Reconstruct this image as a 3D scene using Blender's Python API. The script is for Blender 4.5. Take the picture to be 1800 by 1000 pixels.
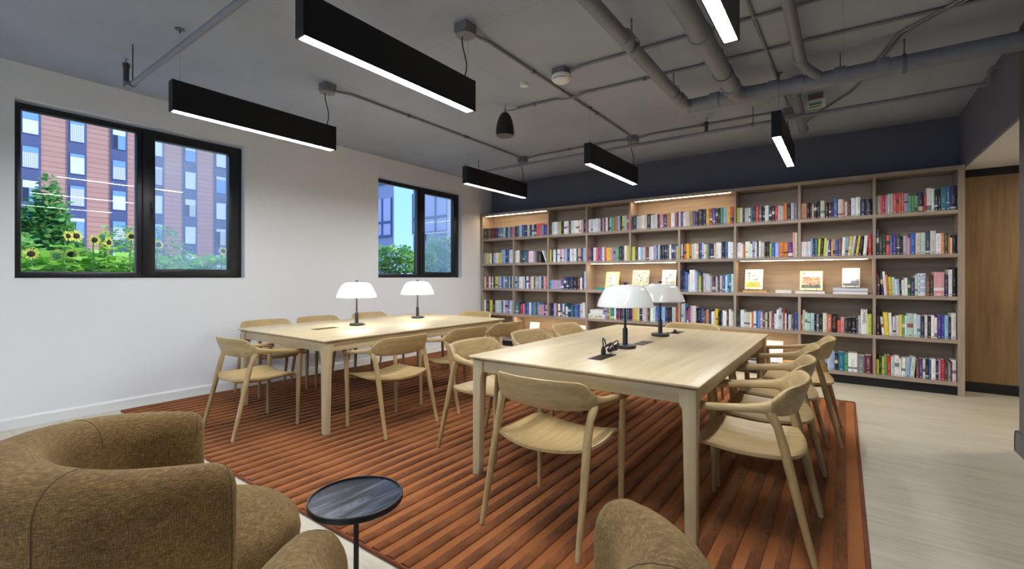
import bpy, bmesh, math, random, re
from mathutils import Vector, Matrix
PI = math.pi
rnd = random.Random(7)
for o in list(bpy.data.objects): bpy.data.objects.remove(o)
scene = bpy.context.scene
COL = scene.collection

# ---------------------------------------------------------------- camera
CAMH = 1.221
cam = bpy.data.cameras.new('camera'); cam_o = bpy.data.objects.new('camera', cam); COL.objects.link(cam_o)
cam_o.location = (0, 0, CAMH); cam_o.rotation_euler = (PI/2, 0, math.radians(35.794))
cam.sensor_width = 36; cam.lens = 802.3/1800*36
cam.shift_x = -4.2/1800; cam.shift_y = -13.16/1800; cam.clip_start = 0.02; cam.clip_end = 400
scene.camera = cam_o

# ---------------------------------------------------------------- sky, sun, exposure
PENDANT = 84.0      # strength of the pendant diffusers
world = bpy.data.worlds.new('sky'); scene.world = world; world.use_nodes = True
wn = world.node_tree.nodes; wl = world.node_tree.links
tc = wn.new('ShaderNodeTexCoord'); sz = wn.new('ShaderNodeSeparateXYZ'); rp = wn.new('ShaderNodeValToRGB')
wl.new(tc.outputs['Generated'], sz.inputs[0]); wl.new(sz.outputs[2], rp.inputs[0]); wl.new(rp.outputs[0], wn['Background'].inputs[0])
rp.color_ramp.elements[0].position = 0.0; rp.color_ramp.elements[0].color = (.25, .45, .85, 1)
rp.color_ramp.elements[1].position = .75; rp.color_ramp.elements[1].color = (.17, .34, .76, 1)
e = rp.color_ramp.elements.new(.22); e.color = (.20, .41, .84, 1)
wn['Background'].inputs[1].default_value = 1.6     # clear summer sky, the same all round
sun = bpy.data.lights.new('sun', 'SUN'); sun.energy = 3.4; sun.angle = math.radians(2); sun.color = (1, .95, .87)
sun_o = bpy.data.objects.new('sun', sun); COL.objects.link(sun_o); sun_o.rotation_euler = (math.radians(-36), math.radians(26), 0)
sun_o.location = (6, 10, 14)
vs = scene.view_settings
vs.view_transform = 'Standard'; vs.look = 'None'; vs.gamma = 1; vs.use_curve_mapping = False; vs.exposure = 0.6

# ---------------------------------------------------------------- materials
def lin(c):
    return tuple((x/255/12.92 if x/255 <= .04045 else ((x/255+.055)/1.055)**2.4) for x in c) + (1,)
class NT:
    def __init__(s, name):
        s.m = bpy.data.materials.new(name); s.m.use_nodes = True
        s.t = s.m.node_tree; s.n = s.t.nodes; s.l = s.t.links; s.b = s.n['Principled BSDF']
    def new(s, t, **k):
        n = s.n.new(t)
        for a, v in k.items(): setattr(n, a, v)
        return n
    def link(s, a, b): s.l.new(a, b)
    def math(s, op, a, b=None, c=None):
        n = s.new('ShaderNodeMath', operation=op)
        for i, v in enumerate((a, b, c)):
            if v is None: continue
            if isinstance(v, (int, float)): n.inputs[i].default_value = v
            else: s.link(v, n.inputs[i])
        return n.outputs[0]
    def mix(s, f, a, b, blend='MIX'):
        n = s.new('ShaderNodeMix', data_type='RGBA', blend_type=blend)
        for i, v in ((0, f), (6, a), (7, b)):
            if isinstance(v, (int, float, tuple)): n.inputs[i].default_value = v
            else: s.link(v, n.inputs[i])
        return n.outputs[2]
    def coord(s, scale=(1, 1, 1), kind='Object'):
        tc = s.new('ShaderNodeTexCoord'); mp = s.new('ShaderNodeMapping'); mp.inputs['Scale'].default_value = scale
        s.link(tc.outputs[kind], mp.inputs[0]); return mp.outputs[0]
    def noise(s, vec, scale=5, detail=4, rough=.55, dist=0):
        n = s.new('ShaderNodeTexNoise'); n.inputs['Scale'].default_value = scale; n.inputs['Detail'].default_value = detail
        n.inputs['Roughness'].default_value = rough; n.inputs['Distortion'].default_value = dist
        s.link(vec, n.inputs['Vector']); return n.outputs[0]
    def ramp(s, fac, stops):
        n = s.new('ShaderNodeValToRGB'); cr = n.color_ramp
        while len(cr.elements) < len(stops): cr.elements.new(.5)
        for e, (p, c) in zip(cr.elements, stops): e.position = p; e.color = c
        s.link(fac, n.inputs[0]); return n.outputs[0]
    def bump(s, h, strength=.2, dist=.01):
        n = s.new('ShaderNodeBump'); n.inputs['Strength'].default_value = strength; n.inputs['Distance'].default_value = dist
        s.link(h, n.inputs['Height']); s.link(n.outputs[0], s.b.inputs['Normal'])
    def set(s, **k):
        for a, v in k.items():
            i = s.b.inputs[a.replace('_', ' ')]
            if isinstance(v, (int, float, tuple)): i.default_value = v
            else: s.link(v, i)
        return s.m
def plain(name, c, rough=.5, metal=0, spec=.5, var=.0, bump=0, scale=30):
    n = NT(name); col = lin(c)
    if var or bump:
        nz = n.noise(n.coord(), scale, 4)
        if var:
            d = tuple(x*(1-var) for x in col[:3])+(1,); e = tuple(min(1, x*(1+var)) for x in col[:3])+(1,)
            n.set(Base_Color=n.ramp(nz, [(.3, d), (.7, e)]))
        if bump: n.bump(nz, bump, .004)
    if not var: n.set(Base_Color=col)
    return n.set(Roughness=rough, Metallic=metal, Specular_IOR_Level=spec)
def emit(name, c, strength):
    n = NT(name); return n.set(Base_Color=lin(c), Emission_Color=lin(c), Emission_Strength=strength, Roughness=.5)
def wood(name, dark, mid, light, axis, rough=.45, freq=26, bump=.08):
    n = NT(name); sc = [1, 1, 1]; sc[axis] = .06
    v = n.coord(tuple(sc))
    a = n.noise(v, freq, 6, .65, .3)
    sc2 = [1, 1, 1]; sc2[axis] = .12
    b = n.noise(n.coord(tuple(sc2)), freq*.22, 3, .5, 1.2)
    f = n.math('ADD', n.math('MULTIPLY', a, .6), n.math('MULTIPLY', b, .4))
    n.set(Base_Color=n.ramp(f, [(.33, lin(dark)), (.5, lin(mid)), (.66, lin(light))]), Roughness=rough, Specular_IOR_Level=.35)
    n.bump(a, bump, .002); return n.m
M = {}
OAK = ((152, 125, 80), (177, 151, 103), (195, 172, 128))
for i, a in enumerate('xyz'): M['oak_'+a] = wood('oak_'+a, *OAK, i)
OAKT = ((176, 157, 120), (193, 175, 138), (206, 190, 155))
for i, a in enumerate('xyz'): M['table_'+a] = wood('table_oak_'+a, *OAKT, i, rough=.36, freq=18)
SH = ((146, 130, 114), (167, 150, 133), (182, 166, 148))
for i, a in enumerate('xyz'): M['shelf_'+a] = wood('shelf_oak_'+a, *SH, i, rough=.55, freq=30)
M['shelf_back'] = wood('shelf_back_oak', (146, 130, 112), (166, 149, 128), (180, 163, 140), 0, rough=.6, freq=24)
M['panel_wood'] = wood('panel_oak', (120, 92, 60), (142, 112, 76), (156, 126, 88), 2, rough=.5, freq=22)
M['white_wall'] = plain('white_wall_paint', (228, 230, 231), .75, bump=.02, scale=120)
M['white_trim'] = plain('white_trim_paint', (228, 228, 226), .45)
M['navy'] = plain('navy_wall_paint', (93, 96, 109), .6, bump=.03, scale=90)
M['header'] = plain('slate_wall_paint', (108, 109, 124), .6, bump=.03, scale=90)
M['char_wall'] = plain('charcoal_wall_paint', (84, 84, 86), .5, bump=.03, scale=90)
M['black'] = plain('black_satin', (20, 20, 22), .4)
M['black_frame'] = plain('black_window_frame', (24, 26, 28), .35)
M['black_kick'] = plain('black_plinth', (14, 14, 16), .5)
M['housing'] = plain('black_powdercoat', (22, 23, 25), .45, spec=.4)
M['lamp_metal'] = plain('lamp_charcoal_metal', (48, 50, 53), .42, .3)
M['pipe'] = plain('grey_painted_pipe', (128, 131, 138), .5, var=.04, scale=12)
M['conduit'] = plain('grey_painted_conduit', (128, 127, 128), .5)
M['boxgrey'] = plain('grey_painted_box', (118, 117, 118), .5)
M['strap'] = plain('grey_hanger_steel', (98, 98, 100), .5, .1)
M['dark_fitting'] = plain('dark_painted_fitting', (62, 62, 64), .5)
M['chrome'] = plain('bright_steel', (200, 200, 205), .2, .9)
M['white_plastic'] = plain('white_plastic', (226, 226, 220), .4)
M['green_print'] = plain('green_print', (90, 150, 110), .5)
M['grey_print'] = plain('grey_print', (110, 110, 110), .6)
M['diffuser'] = emit('pendant_diffuser', (250, 252, 255), PENDANT)
M['led'] = emit('warm_led_strip', (255, 224, 184), 36)
M['added_downlight'] = emit('added_downlight_lens', (255, 240, 215), 420)  # lens of the lamp added out of view in the corridor
M['shade_lit'] = emit('lit_opal_shade', (255, 250, 238), 1.6)
n = NT('opal_glass_shade'); M['shade_off'] = n.set(Base_Color=lin((232, 230, 224)), Roughness=.12, Specular_IOR_Level=.6, Subsurface_Weight=.15)
# ceiling: grey painted concrete with board joints
n = NT('painted_concrete_ceiling')
a = n.noise(n.coord(), 1.6, 5, .6); b = n.noise(n.coord(), 60, 3); c = n.noise(n.coord((.15, 1, 1)), 9, 3)
br = n.new('ShaderNodeTexBrick'); br.inputs['Scale'].default_value = 1; br.inputs['Mortar Size'].default_value = .004; br.inputs['Brick Width'].default_value = 1.22; br.inputs['Row Height'].default_value = 2.44
br.inputs['Color1'].default_value = (1, 1, 1, 1); br.inputs['Color2'].default_value = (1, 1, 1, 1); br.inputs['Mortar'].default_value = (.86, .86, .86, 1)
n.link(n.coord(), br.inputs['Vector'])
pit = n.ramp(n.noise(n.coord((1, 3, 1)), 14, 2, .4), [(.16, (.75, .75, .75, 1)), (.22, (1, 1, 1, 1))])
base = n.ramp(a, [(.3, lin((152, 160, 174))), (.7, lin((163, 171, 185)))])
base = n.mix(1.0, base, br.outputs[0], 'MULTIPLY'); base = n.mix(1.0, base, pit, 'MULTIPLY')
n.set(Base_Color=base, Roughness=.7); n.bump(n.math('ADD', b, n.math('MULTIPLY', c, .6)), .12, .004); M['ceiling'] = n.m
# floor: pale oak vinyl planks
n = NT('pale_oak_floor')
g = n.noise(n.coord((.07, 1, 1)), 34, 6, .65, .2); g2 = n.noise(n.coord((.25, 1, 1)), 3.0, 3)
br = n.new('ShaderNodeTexBrick'); br.inputs['Scale'].default_value = 1; br.inputs['Mortar Size'].default_value = .0012; br.inputs['Brick Width'].default_value = 1.5; br.inputs['Row Height'].default_value = .2
br.inputs['Color1'].default_value = (1, 1, 1, 1); br.inputs['Color2'].default_value = (.955, .955, .95, 1); br.inputs['Mortar'].default_value = (.86, .85, .84, 1)
n.link(n.coord(), br.inputs['Vector'])
f = n.math('ADD', n.math('MULTIPLY', g, .65), n.math('MULTIPLY', g2, .35))
base = n.ramp(f, [(.35, lin((178, 170, 148))), (.5, lin((198, 191, 170))), (.65, lin((208, 202, 182)))])
n.set(Base_Color=n.mix(1.0, base, br.outputs[0], 'MULTIPLY'), Roughness=.36, Specular_IOR_Level=.5); n.bump(g, .05, .002); M['floor'] = n.m
# rug
def rugmat(name, c1, c2, sheen, nscale, bumpd):
    n = NT(name); v = n.coord((1, .5, 1), 'Object')
    a = n.noise(v, nscale, 3, .5, .4); f = n.noise(n.coord(), 420, 2, .7); k = n.noise(n.coord((1, .3, 1)), 60, 2)
    h = n.math('ADD', n.math('MULTIPLY', a, .7), n.math('MULTIPLY', k, .3))
    n.set(Base_Color=n.ramp(h, [(.36, lin(c1)), (.6, lin(c2))]), Roughness=.85, Specular_IOR_Level=.15, Sheen_Weight=sheen, Sheen_Roughness=.45, Sheen_Tint=lin((255, 200, 155)))
    n.bump(f, .5, bumpd); return n.m
M['rug_flat'] = rugmat('rug_flatweave', (146, 87, 45), (160, 99, 55), .2, 3.5, .002)
M['rug_velvet'] = rugmat('rug_velvet_pile', (74, 38, 17), (134, 78, 42), .35, 5.5, .004)
M['rug_edge'] = rugmat('rug_binding', (108, 56, 36), (126, 68, 46), .2, 6, .002)
# upholstery
n = NT('olive_chenille')
v = n.coord(); w1 = n.noise(n.coord((1, 1, .12)), 520, 2, .6); w2 = n.noise(n.coord((.12, .12, 1)), 480, 2, .6); big = n.noise(v, 5, 3)
h = n.math('ADD', n.math('MULTIPLY', w1, .5), n.math('MULTIPLY', w2, .5))
f = n.math('ADD', n.math('MULTIPLY', h, .8), n.math('MULTIPLY', big, .2))
n.set(Base_Color=n.ramp(f, [(.36, lin((66, 47, 22))), (.5, lin((106, 81, 44))), (.64, lin((150, 122, 76)))]), Roughness=.8, Specular_IOR_Level=.2, Sheen_Weight=.35, Sheen_Roughness=.4, Sheen_Tint=lin((240, 215, 160)))
n.bump(h, .6, .004); M['fabric'] = n.m
M['seam'] = plain('upholstery_seam', (84, 62, 32), .8)
n = NT('black_marble')
a = n.noise(n.coord((1, .12, 1)), 16, 6, .65, .8); r = n.ramp(a, [(.38, lin((28, 32, 38))), (.5, lin((62, 68, 78))), (.6, lin((98, 104, 114))), (.66, lin((40, 44, 50)))])
M['marble'] = n.set(Base_Color=r, Roughness=.22)
# book covers: colour, print colour and seed live on the mesh
n = NT('printed_book_cover')
at = n.new('ShaderNodeAttribute', attribute_name='col'); at2 = n.new('ShaderNodeAttribute', attribute_name='col2'); sd = n.new('ShaderNodeAttribute', attribute_name='seed')
uv = n.new('ShaderNodeUVMap'); sx = n.new('ShaderNodeSeparateXYZ'); n.link(uv.outputs[0], sx.inputs[0])
u, v = sx.outputs[0], sx.outputs[1]; s = sd.outputs['Fac']
cb = n.new('ShaderNodeCombineXYZ'); n.link(n.math('MULTIPLY', u, 2.2), cb.inputs[0]); n.link(n.math('MULTIPLY', v, 46), cb.inputs[1]); n.link(n.math('MULTIPLY', s, 97), cb.inputs[2])
nz = n.new('ShaderNodeTexNoise'); nz.inputs['Scale'].default_value = 1.0; nz.inputs['Detail'].default_value = 2; n.link(cb.outputs[0], nz.inputs['Vector'])
glyph = n.math('GREATER_THAN', nz.outputs[0], .52)
s2 = n.math('FRACT', n.math('MULTIPLY', s, 7.31)); s3 = n.math('FRACT', n.math('MULTIPLY', s, 13.7))
lo = n.math('ADD', .2, n.math('MULTIPLY', s2, .22)); hi = n.math('ADD', .62, n.math('MULTIPLY', s3, .3))
m1 = n.math('MULTIPLY', n.math('GREATER_THAN', v, lo), n.math('LESS_THAN', v, hi))
m2 = n.math('MULTIPLY', n.math('GREATER_THAN', u, .32), n.math('LESS_THAN', u, .68))
mask = n.math('MULTIPLY', n.math('MULTIPLY', m1, m2), glyph)
bl = n.math('ADD', .05, n.math('MULTIPLY', s3, .5))
band = n.math('MULTIPLY', n.math('MULTIPLY', n.math('GREATER_THAN', v, bl), n.math('LESS_THAN', v, n.math('ADD', bl, n.math('MULTIPLY', s2, .22)))), n.math('GREATER_THAN', s, .72))
foot = n.math('MULTIPLY', n.math('LESS_THAN', n.math('ABSOLUTE', n.math('SUBTRACT', v, .07)), .022), n.math('LESS_THAN', n.math('ABSOLUTE', n.math('SUBTRACT', u, .5)), .2))
mask = n.math('MAXIMUM', n.math('MULTIPLY', mask, .48), n.math('MAXIMUM', n.math('MULTIPLY', band, .9), n.math('MULTIPLY', foot, .8)))
M['book'] = n.set(Base_Color=n.mix(mask, at.outputs[0], at2.outputs[0]), Roughness=.42)
M['pages'] = plain('book_pages', (228, 221, 203), .8, var=.04, scale=200)
M['ink'] = plain('black_print', (28, 28, 30), .5); M['white_ink'] = plain('white_print', (238, 236, 230), .5)
M['gold_ink'] = plain('gold_print', (190, 150, 80), .4); M['sky_ink'] = plain('sky_blue_print', (120, 175, 225), .5)
# window glass: thin pane, mostly transparent with fresnel mirror
n = NT('window_glass'); n.n.remove(n.b); out = n.n['Material Output']
tr = n.new('ShaderNodeBsdfTransparent'); tr.inputs[0].default_value = (.95, .975, .97, 1)
gl = n.new('ShaderNodeBsdfGlossy'); gl.inputs['Roughness'].default_value = .0
lw = n.new('ShaderNodeLayerWeight'); lw.inputs[0].default_value = .5
fr = n.math('ADD', .022, n.math('MULTIPLY', n.math('POWER', lw.outputs['Facing'], 5.0), .9))
mx = n.new('ShaderNodeMixShader'); n.link(fr, mx.inputs[0]); n.link(tr.outputs[0], mx.inputs[1]); n.link(gl.outputs[0], mx.inputs[2]); n.link(mx.outputs[0], out.inputs[0]); M['glass'] = n.m
n = NT('insect_screen_mesh'); n.n.remove(n.b); out = n.n['Material Output']
tr = n.new('ShaderNodeBsdfTransparent'); df = n.new('ShaderNodeBsdfTranslucent'); df.inputs[0].default_value = lin((238, 232, 228))
mx = n.new('ShaderNodeMixShader'); mx.inputs[0].default_value = .25; n.link(tr.outputs[0], mx.inputs[1]); n.link(df.outputs[0], mx.inputs[2]); n.link(mx.outputs[0], out.inputs[0]); M['screen'] = n.m
# outdoors
n = NT('terracotta_panel')
br = n.new('ShaderNodeTexBrick'); br.offset = 0; br.inputs['Scale'].default_value = 1; br.inputs['Mortar Size'].default_value = .03; br.inputs['Brick Width'].default_value = 9; br.inputs['Row Height'].default_value = .46
br.inputs['Color1'].default_value = lin((200, 148, 130)); br.inputs['Color2'].default_value = lin((192, 140, 122)); br.inputs['Mortar'].default_value = lin((162, 112, 98))
tc = n.new('ShaderNodeTexCoord'); sp = n.new('ShaderNodeSeparateXYZ'); cb = n.new('ShaderNodeCombineXYZ'); n.link(tc.outputs['Object'], sp.inputs[0]); n.link(sp.outputs[1], cb.inputs[0]); n.link(sp.outputs[2], cb.inputs[1]); n.link(cb.outputs[0], br.inputs['Vector'])
M['terracotta'] = n.set(Base_Color=br.outputs[0], Roughness=.8)
M['navy_panel'] = plain('navy_facade_panel', (84, 90, 126), .6)
M['far_glass'] = plain('far_window_glass', (130, 165, 205), .08, spec=.8)
M['blind'] = plain('white_roller_blind', (228, 232, 240), .7)
n = NT('pleated_curtain'); wv = n.new('ShaderNodeTexWave'); wv.bands_direction = 'Y'; wv.inputs['Scale'].default_value = 2.4; wv.inputs['Distortion'].default_value = 1.5; n.link(n.coord(), wv.inputs['Vector'])
M['curtain'] = n.set(Base_Color=n.ramp(wv.outputs[1], [(.2, lin((176, 176, 176))), (.8, lin((222, 220, 214)))]), Roughness=.8)
M['far_dark'] = plain('dark_interior', (40, 46, 66), .5)
M['far_grey'] = plain('grey_cladding', (150, 158, 184), .6); M['far_grey2'] = plain('dark_grey_frame', (84, 98, 128), .5); M['far_white'] = plain('cream_column', (226, 218, 206), .6)
M['far_lilac'] = plain('lilac_window_glass', (190, 190, 222), .15, spec=.8)
def leafmat(name, c1, c2):
    n = NT(name); oi = n.new('ShaderNodeNewGeometry')
    n.set(Base_Color=n.ramp(oi.outputs['Random Per Island'], [(0, lin(c1)), (1, lin(c2))]), Roughness=.55)
    tl = n.new('ShaderNodeBsdfTranslucent'); n.link(n.b.inputs['Base Color'].links[0].from_socket, tl.inputs[0])
    mx = n.new('ShaderNodeMixShader'); mx.inputs[0].default_value = .35; n.link(n.b.outputs[0], mx.inputs[1]); n.link(tl.outputs[0], mx.inputs[2]); n.link(mx.outputs[0], n.n['Material Output'].inputs[0]); return n.m
M['leaf_dark'] = leafmat('tree_leaf', (70, 128, 62), (146, 200, 112)); M['leaf_mid'] = leafmat('shrub_leaf', (84, 150, 60), (168, 214, 110))
M['leaf_sun'] = leafmat('sunflower_leaf', (138, 196, 64), (186, 228, 104)); M['leaf_pale'] = leafmat('pale_shrub_leaf', (120, 160, 120), (206, 214, 206))
M['petal'] = leafmat('sunflower_petal', (246, 222, 70), (252, 238, 130)); M['disc'] = plain('sunflower_disc', (58, 42, 24), .9, var=.3, bump=.5, scale=160)
M['stem'] = plain('green_stem', (120, 160, 84), .6); M['bark'] = plain('tree_bark', (92, 76, 60), .9, var=.2)
M['soil'] = plain('dark_soil', (70, 60, 50), .95, var=.2); M['planter'] = plain('grey_planter', (92, 96, 106), .6); M['terrace'] = plain('pale_terrace_paving', (212, 210, 204), .8, var=.06, scale=3)

# ---------------------------------------------------------------- mesh helpers
class MB:
    def __init__(s): s.v = []; s.f = []
    def raw(s, vs, fs):
        k = len(s.v); s.v += [tuple(p) for p in vs]; s.f += [tuple(i+k for i in f) for f in fs]; return s
    def box(s, x0, x1, y0, y1, z0, z1, bev=0):
        if bev:
            bm = bmesh.new(); bmesh.ops.create_cube(bm, size=1)
            for q in bm.verts: q.co = Vector((x0+(q.co.x+.5)*(x1-x0), y0+(q.co.y+.5)*(y1-y0), z0+(q.co.z+.5)*(z1-z0)))
            bmesh.ops.bevel(bm, geom=bm.edges[:], offset=bev, segments=2, affect='EDGES', profile=.5)
            bm.verts.index_update(); s.raw([q.co for q in bm.verts], [[q.index for q in f.verts] for f in bm.faces]); bm.free(); return s
        vs = [(x, y, z) for z in (z0, z1) for y in (y0, y1) for x in (x0, x1)]
        return s.raw(vs, [(0, 2, 3, 1), (4, 5, 7, 6), (0, 1, 5, 4), (2, 6, 7, 3), (0, 4, 6, 2), (1, 3, 7, 5)])
    def loft(s, rings, cap=True, closed=False):
        n = len(rings[0]); k = len(s.v)
        for r in rings: s.v += [tuple(p) for p in r]
        m = len(rings)
        for i in range(m if closed else m-1):
            a = k+i*n; b = k+((i+1) % m)*n
            for j in range(n): s.f.append((a+j, a+(j+1) % n, b+(j+1) % n, b+j))
        if cap and not closed:
            s.f.append(tuple(k+j for j in reversed(range(n)))); s.f.append(tuple(k+(m-1)*n+j for j in range(n)))
        return s
    def tube(s, path, rad, n=10, cap=True):
        P = [Vector(p) for p in path]; R = rad if isinstance(rad, (list, tuple)) else [rad]*len(P)
        rings = []; up = None
        for i, p in enumerate(P):
            t = ((P[min(i+1, len(P)-1)]-p).normalized()+(p-P[max(i-1, 0)]).normalized())
            t = t.normalized() if t.length > 1e-6 else Vector((0, 0, 1))
            if up is None:
                up = Vector((0, 0, 1)) if abs(t.z) < .9 else Vector((1, 0, 0))
            a = t.cross(up).normalized(); up = a.cross(t).normalized()
            rings.append([p+R[i]*(math.cos(2*PI*j/n)*a+math.sin(2*PI*j/n)*up) for j in range(n)])
        return s.loft(rings, cap)
    def lathe(s, prof, c=(0, 0, 0), n=32, cap=True):
        rings = [[(c[0]+r*math.cos(2*PI*j/n), c[1]+r*math.sin(2*PI*j/n), c[2]+z) for j in range(n)] for r, z in prof]
        return s.loft(rings, cap)
    def build(s, name, mat, parent=None, loc=None, rot=None, smooth=None, kind=None):
        me = bpy.data.meshes.new(name); me.from_pydata(s.v, [], s.f); me.update()
        bm = bmesh.new(); bm.from_mesh(me); bmesh.ops.recalc_face_normals(bm, faces=bm.faces[:]); bm.to_mesh(me); bm.free()
        return link(name, me, mat, parent, loc, rot, smooth, kind)
def link(name, me, mat, parent=None, loc=None, rot=None, smooth=None, kind=None):
    if mat is not None and not me.materials: me.materials.append(M[mat] if isinstance(mat, str) else mat)
    if smooth:
        me.polygons.foreach_set('use_smooth', [True]*len(me.polygons)); me.set_sharp_from_angle(angle=math.radians(smooth))
    o = bpy.data.objects.new(name, me); COL.objects.link(o)
    if parent: o.parent = parent
    if loc: o.location = loc
    if rot: o.rotation_euler = rot
    if kind: o['kind'] = kind
    return o
def tag(o, label, cat, group=None):
    o['label'] = label; o['category'] = cat
    if group: o['group'] = group
    return o
def thing(name, label, cat, loc=(0, 0, 0), rz=0, group=None):
    o = bpy.data.objects.new(name, None); COL.objects.link(o); o.location = loc; o.rotation_euler = (0, 0, rz); o.empty_display_size = .1
    return tag(o, label, cat, group)
def struct_empty(name):
    o = bpy.data.objects.new(name, None); COL.objects.link(o); o['kind'] = 'structure'; return o
def dup(root, loc, rz, label, group=None):
    r = root.copy(); COL.objects.link(r); r.location = loc; r.rotation_euler = (0, 0, rz); r['label'] = label
    if group: r['group'] = group
    for ch in list(root.children):
        c = ch.copy(); COL.objects.link(c); c.parent = r
        for g in list(ch.children):
            d = g.copy(); COL.objects.link(d); d.parent = c
    return r
def arc(c, r, a0, a1, n, ax='xy'):
    return [(c[0]+r*math.cos(a0+(a1-a0)*i/n), c[1]+r*math.sin(a0+(a1-a0)*i/n)) for i in range(n+1)]

# ---------------------------------------------------------------- room shell
XL, YB, ZC, XR = -5.428, 6.79, 2.96, 1.0
Y0 = -4.0
MB().box(XL-.3, 3.6, Y0-.2, YB+.3, -.2, 0).build('floor', 'floor', kind='structure')
MB().box(XL-.3, 1.3, Y0-.2, YB+.3, ZC, ZC+.25).build('ceiling', 'ceiling', kind='structure')
WZ0, WZ1 = 1.209, 2.681
OPEN = [(-2.95, -1.19), (.629, 2.377), (4.181, 5.955)]  # first opening is unseen, added for daylight from behind the camera
w = MB(); ys = [Y0-.2]+[y for p in OPEN for y in p]+[YB+.3]
for i in range(0, len(ys), 2): w.box(XL-.27, XL, ys[i], ys[i+1], -.2, ZC+.1)
for a, b in OPEN: w.box(XL-.27, XL, a, b, -.2, WZ0); w.box(XL-.27, XL, a, b, WZ1, ZC+.1)
w.build('wall_left', 'white_wall', kind='structure')
MB().box(XL-.3, XR+.02, YB, YB+.3, -.2, ZC+.1).build('wall_back', 'navy', kind='structure')
GX0, GX1 = -5.0, .7
MB().box(XL-.3, GX0, Y0-.3, Y0, -.2, ZC+.1).box(GX1, 3.6, Y0-.3, Y0, -.2, ZC+.1).box(GX0, GX1, Y0-.3, Y0, 2.75, ZC+.1).box(GX0, GX1, Y0-.3, Y0, -.2, .25).build('wall_front', 'white_wall', kind='structure')
gw = struct_empty('window_4'); f = MB().box(GX0, GX1, Y0-.2, Y0-.12, .25, .31).box(GX0, GX1, Y0-.2, Y0-.12, 2.69, 2.75)  # rear glazing added out of view to fill the room with skylight
for i in range(5):
    x = GX0+.03+(GX1-GX0-.06)*i/4; f.box(x-.03, x+.03, Y0-.2, Y0-.12, .31, 2.69)
f.build('frame', 'black_frame', gw)
for i in range(4):
    a = GX0+.03+(GX1-GX0-.06)*i/4; MB().box(a+.03, a+(GX1-GX0-.06)/4-.03, Y0-.165, Y0-.157, .31, 2.69).build('pane', 'glass', gw)
w = MB().box(XR-.004, XR+.24, Y0, 4.65, -.2, ZC+.05); w.build('wall_right', 'char_wall', kind='structure')
MB().box(XR+.004, XR+.03, 4.64, YB+.1, 2.358, ZC+.05).build('wall_header', 'header', kind='structure')
MB().box(XR+.03, 3.6, 4.65, YB+.1, 2.367, 2.5).box(XR+.24, 3.6, 3.3, 4.65, 2.367, 2.5).build('ceiling_corridor', 'white_wall', kind='structure')
MB().box(XR+.2, 3.6, 3.2, 3.4, -.2, 2.6).build('wall_corridor', 'white_wall', kind='structure')
MB().box(3.5, 3.7, 3.2, YB+.3, -.2, 2.6).build('wall_corridor_end', 'white_wall', kind='structure')
pw = struct_empty('wall_panelling')
MB().box(1.02, 3.6, YB+.01, YB+.3, .105, 2.285).build('panel', 'panel_wood', pw)
MB().box(1.02, 3.6, YB-.002, YB+.3, -.1, .105).build('plinth', 'black_kick', pw)
MB().box(1.02, 3.6, YB+.015, YB+.3, 2.285, 2.372).build('top_reveal', 'black_kick', pw)
b = MB(); pr = [(0, 0), (.016, 0), (.016, .075), (.008, .09), (0, .092)]
b.loft([[(XL+x, y, z) for x, z in pr] for y in (Y0, YB)]).build('baseboard_left', 'white_trim', kind='structure')
pr = [(.0, 0), (.02, 0), (.02, .115), (.012, .14), (0, .145)]
b = MB(); b.loft([[(XR-.004-x, y, z) for x, z in pr] for y in (Y0, 4.672)])
b.loft([[(x, 4.65+y, z) for y, z in pr] for x in (XR-.024, XR+.24)]).build('baseboard_right', 'char_wall', kind='structure')

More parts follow.
